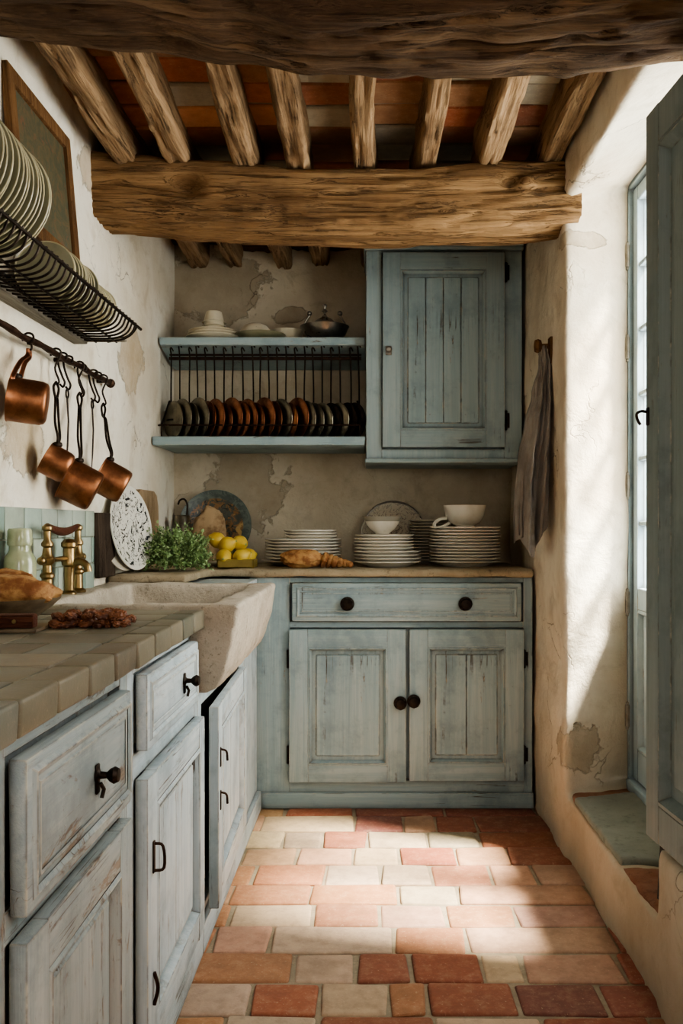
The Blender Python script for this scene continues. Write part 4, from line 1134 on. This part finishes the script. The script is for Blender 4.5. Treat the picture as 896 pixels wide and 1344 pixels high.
def pans():
    t = thing('pot_rail', 'rusty iron pot rail along the left wall', 'rail', (-.84, 2.1, 1.515))
    b = B(); pts = [(0.0015*math.sin(i*1.7), -1.0+.047*i, .002*math.sin(i*1.1)) for i in range(37)]
    b.tube(pts, [.0085+.0012*math.sin(i*2.3) for i in range(37)], 10); b.ball((0, .70, 0), (.015, .015, .015), 2); obj('bar', b, 'iron_rust', t)
    for y in (-.25, .30, .66):
        b = B(); b.tube([(-.045, y, .0), (-.01, y, .0), (0, y, .0)], .006, 8); b.lathe([(0, 0), (.016, 0), (.014, .006), (0, .008)], 14, Matrix.Translation((-.042, y, 0)) @ Matrix.Rotation(PI/2, 4, 'Y')); obj('bracket', b, 'iron_rust', t)
    def saucepan(lab, ctr, r, d, th, top, yaw=0, strap=False):
        """ctr: body centre, th: downward tilt of the base, top: world hook point"""
        t = thing('copper_saucepan', lab, 'saucepan', ctr, group='copper saucepans on the pot rail')
        ax = Vector((-math.cos(th)*math.cos(yaw), math.sin(yaw), math.sin(th))).normalized()      # towards the opening (wall side)
        side = Vector((0, 1, 0)); side = (side - ax*side.dot(ax)).normalized(); up = side.cross(ax) * (1 if side.cross(ax).z > 0 else -1)
        m = Matrix((( side.x, up.x, ax.x, 0), (side.y, up.y, ax.y, 0), (side.z, up.z, ax.z, 0), (0, 0, 0, 1)))
        b = B(); h = d/2; ri = r-.003
        b.lathe([(0, -h), (r*.82, -h), (r*.93, -h+.004), (r*.985, -h+.013), (r, -h+.03), (r, h-.004), (r*1.03, h-.002), (r*1.03, h), (ri, h), (ri, -h+.02), (ri*.9, -h+.006), (0, -h+.005)], 40, m)
        obj('body', b, 'copper', t)
        att = m @ Vector((0, r*1.02, h-.012)); tp = Vector(top) - Vector(ctr)
        b = B()
        if strap:
            for s_ in (-.014, .014):
                o_ = Vector((0, s_, 0))
                b.wire([att+o_*1.5+Vector((0, 0, -.015)), att+o_*1.5, att.lerp(tp, .5)+o_*.9, tp+Vector((0, s_*.45, -.02)), tp+Vector((0, 0, -.002))], [.006, .006, .0055, .006, .006], 8, flat=.6)
            mt = 'copper_dark'
        else:
            for s_ in (-.008, .008):
                o_ = Vector((0, s_, 0)); w = Vector((0.0, s_*.6, 0))
                b.wire([att+o_*.4, att+o_+Vector((.004, 0, .02)), att.lerp(tp, .35)+o_*1.1+w, att.lerp(tp, .7)+o_, tp+o_*1.0+Vector((0, 0, -.04)), tp+o_*2.4+Vector((0, 0, -.016)), tp+Vector((0, 0, 0))], .0034, 8)
            mt = 'iron'
        obj('handle', b, mt, t)
        b = B(); b.ball(att, (.013, .016, .009), 2); 
        for s_ in (-.009, .009): b.ball(att+Vector((.006, s_, .004)), (.004, .004, .004), 1)
        obj('bracket', b, 'iron', t)
        # hook
        hk = B(); T = Vector((-.84, top[1], 1.515)) - Vector(top)
        hk.wire([Vector((.0, 0, -.006)), Vector((.007, 0, -.002)), Vector((.006, 0, .008)), T*.5+Vector((-.002, 0, 0)), T+Vector((.013, 0, -.004)), T+Vector((.012, 0, .009)), T+Vector((0, 0, .0135)), T+Vector((-.012, 0, .006)), T+Vector((-.012, 0, -.006))], .0028, 8)
        return hk
    lst = [('near large copper saucepan with twin strap handle, leftmost on the rail', (-.812, 2.06, 1.352), .052, .086, .12, (-.838, 2.13, 1.492), -.28, True),
           ('smallest copper saucepan on the rail, second from the left', (-.822, 2.275, 1.222), .042, .066, .5, (-.838, 2.315, 1.44), -.26, False),
           ('broad copper saucepan lowest on the rail, third from the left', (-.812, 2.43, 1.172), .058, .092, .48, (-.838, 2.50, 1.44), -.26, False),
           ('far copper saucepan tucked behind the broad one, rightmost on the rail', (-.795, 2.66, 1.196), .054, .092, .5, (-.838, 2.72, 1.44), -.26, False)]
    names = ['leftmost saucepan', 'second saucepan', 'third saucepan', 'rightmost saucepan']
    for k, a in enumerate(lst):
        hk = saucepan(*a)
        o = obj('pot_hook', hk, 'iron', None, a[5]); tag(o, 'black iron hook holding the %s on the rail' % names[k], 'hook', 'hooks on the pot rail')
    for k, (y, z) in enumerate(((2.365, 0), (2.41, 0), (2.525, 0), (2.625, 0), (2.665, 0))):
        b = B(); b.wire([(.012, 0, -.004), (.012, 0, .009), (0, 0, .0135), (-.012, 0, .006), (-.010, 0, -.02), (.0, 0, -.05), (.006, .003, -.066), (.0, .006, -.078), (-.008, .003, -.07)], .003, 8)
        o = obj('pot_hook', b, 'iron', None, (-.84, y, 1.5115 if k == 2 else 1.5135)); tag(o, 'empty black hook, %s free one from the left on the pot rail' % ORD[k+1], 'hook', 'hooks on the pot rail')
        if k in (1, 3):
            e = thing('iron_skewer', 'thin black iron skewer hanging on the rail, %s of two' % ('left' if k == 1 else 'right'), 'skewer', (-.842, y, 1.515-.078), group='skewers on the pot rail')
            s_ = B(); s_.tube([(0, .010*math.sin(2*PI*i/16), -.004+.012*math.cos(2*PI*i/16)-.010) for i in range(16)], .0025, 6, True); obj('ring', s_, 'iron', e)
            s_ = B(); s_.tube([(0, 0, -.025), (.002, .004, -.09), (0, .002, -.16), (-.002, 0, -.21)], [.003, .0028, .0028, .001], 6); obj('shaft', s_, 'iron', e)

def counter_items():
    zc = .8635
    # jar
    t = thing('glass_jar', 'frosted pale green glass jar against the tile splashback', 'jar', (-.825, 2.045, zc))
    obj('body', B().lathe([(0, 0), (.034, 0), (.036, .006), (.036, .11), (.034, .122), (.026, .134), (.024, .14), (.024, .155), (.022, .155), (.02, .14), (.03, .12), (.032, .01), (0, .008)], 32), 'jar_glass', t)
    obj('lid', B().lathe([(.027, .15), (.028, .156), (.027, .185), (.024, .19), (0, .192)], 28), 'jar_glass', t)
    # bread in bowl
    t = obj('wooden_bowl', B().lathe([(0, 0), (.06, 0), (.066, .005), (.10, .03), (.116, .046), (.118, .05), (.112, .049), (.09, .032), (.06, .012), (0, .01)], 48), 'bowl_wood', loc=(-.765, 1.80, zc))
    tag(t, 'shallow brown bowl holding the golden loaves on the tiles', 'bowl')
    o = obj('bread_loaf', B().ball((0, 0, 0), (.108, .05, .036), 4, .13, 8, 2), 'crust', loc=(-.750, 1.775, zc+.062), rot=(0, .04, .12)); tag(o, 'long golden loaf at the front of the brown bowl', 'bread')
    o = obj('bread_loaf', B().ball((0, 0, 0), (.09, .042, .034), 4, .13, 8, 9), 'crust', loc=(-.795, 1.845, zc+.072), rot=(0, -.05, -.2)); tag(o, 'smaller golden loaf at the back of the brown bowl', 'bread')
    # board and wooden knife handle
    b = B(); b.box(-.16, .12, -.06, .05, 0, .007, .003, 2)
    tag(obj('chopping_board', b, 'bowl_wood', None, (-.74, 1.655, zc), (0, 0, .06)), 'thin brown board lying on the tiles below the bowl', 'board')
    t = thing('cleaver', 'red brown wooden handled cleaver lying on the tiled worktop', 'cleaver', (-.70, 1.62, zc+.0075), (0, 0, .05))
    b = B(); b.box(-.16, .075, -.014, .014, 0, .026, .006, 2); obj('handle', b, 'handle_wood', t)
    b = B()
    for x in (-.02, .04): b.lathe([(0, 0), (.004, 0), (.004, .002), (0, .0025)], 10, Matrix.Translation((x, -.0138, .013)) @ Matrix.Rotation(PI/2, 4, 'X'))
    obj('rivets', b, 'brass', t)
    b = B(); b.box(-.34, -.155, -.03, .014, .008, .012, .001); obj('blade', b, 'steel', t)
    # dried fruit
    r = random.Random(4); p = None; pl = []
    for k in range(46):
        for _ in range(60):
            s_ = r.random(); x = -.612 + .125*s_; y = 1.715 + r.uniform(-.045, .045) + .02*s_
            lvl = 0 if k < 28 else 1
            if all((x-a)**2+(y-c)**2 > (.0155 if l == lvl else 0)**2 for a, c, l in pl): break
        pl.append((x, y, lvl))
        rot = (r.uniform(-.5, .5), r.uniform(-.4, .4), r.uniform(0, 6)); loc = (x, y, zc+.008+lvl*.0135)
        if p is None:
            b = B(); b.ball((0, 0, 0), (.0145, .009, .008), 3, .35, 9, 4); p = obj('dried_fruit', b, 'fig', loc=loc, rot=rot)
            tag(p, 'wrinkled brown dried fruit in the pile on the tiled worktop', 'dried fruit', 'pile of dried fruit')
        else: dup(p, loc, rot)

# ------------------------------------------------------------------ light and camera
def lights():
    w = bpy.data.worlds.new('sky'); SC.world = w; w.use_nodes = True
    bg = w.node_tree.nodes['Background']; bg.inputs[0].default_value = (1.0, .985, .96, 1); bg.inputs[1].default_value = WORLD
    s = bpy.data.lights.new('sun', 'SUN'); s.energy = SUN; s.angle = math.radians(9); s.color = (1, .93, .82)
    o = bpy.data.objects.new('sun', s); COL.objects.link(o)
    o.rotation_euler = Vector((-1, .40, -1.8)).to_track_quat('-Z', 'Y').to_euler(); o.location = (3, 1, 4)
    def portal(nm, loc, sx, sy, d):
        a = bpy.data.lights.new(nm, 'AREA'); a.shape = 'RECTANGLE'; a.size = sx; a.size_y = sy; a.cycles.is_portal = True
        o = bpy.data.objects.new(nm, a); COL.objects.link(o); o.location = loc; o.rotation_euler = Vector(d).to_track_quat('-Z', 'Z').to_euler(); return o
    portal('portal_door', (.99, 2.4, 1.2), 1.0, 2.1, (-1, 0, 0))
    portal('portal_rear', (.12, -1.46, 1.52), .45, .65, (0, 1, 0))
    portal('portal_near', (1.01, .4, 1.68), .75, .95, (-1, 0, 0))
    def area(nm, loc, sx, sy, d, e, c):
        a = bpy.data.lights.new(nm, 'AREA'); a.shape = 'RECTANGLE'; a.size = sx; a.size_y = sy; a.energy = e; a.color = c
        o = bpy.data.objects.new(nm, a); COL.objects.link(o); o.location = loc; o.rotation_euler = Vector(d).to_track_quat('-Z', 'Z').to_euler(); return o
    if FILL: area('near_fill_light', (1.25, .3, 1.7), .9, 1.0, (-1, .45, -.05), FILL, (1, .97, .93))  # added fill lamp outside the unseen near opening
    if REAR: area('rear_fill_light', (.12, -1.7, 1.52), .5, .7, (0, 1, 0), REAR, (1, .985, .96))  # added lamp behind the rear opening, brightens the back of the room
    if DOORL: area('door_sky_light', (1.5, 2.2, 1.45), 1.4, 2.2, (-1, .05, -.08), DOORL, (1, .98, .95))

WORLD, SUN, FILL, DOORL, REAR = 10.0, 62.0, 9, 105, 9

def camera():
    c = bpy.data.cameras.new('cam'); o = bpy.data.objects.new('camera', c); COL.objects.link(o)
    o.location = (0, 0, 1.06); o.rotation_euler = (PI/2, 0, 0)
    c.sensor_fit = 'VERTICAL'; c.sensor_height = 36; c.sensor_width = 24; c.lens = 36*1150/1344
    c.shift_x = -(490-448)/1344; c.shift_y = (690-672)/1344
    c.clip_start = .02
    SC.camera = o

room(); floor(); ceiling(); beams()
back_cabinet(); wall_cabinet(); left_cabinets(); sink(); faucet()
door_and_shutter(); towel(); shelves(); crockery(); herbs(); wire_rack(); pans(); counter_items()
lights(); camera()
vs = SC.view_settings
vs.view_transform = 'AgX'
try: vs.look = 'AgX - Medium High Contrast'
except Exception: pass
vs.exposure = -0.12
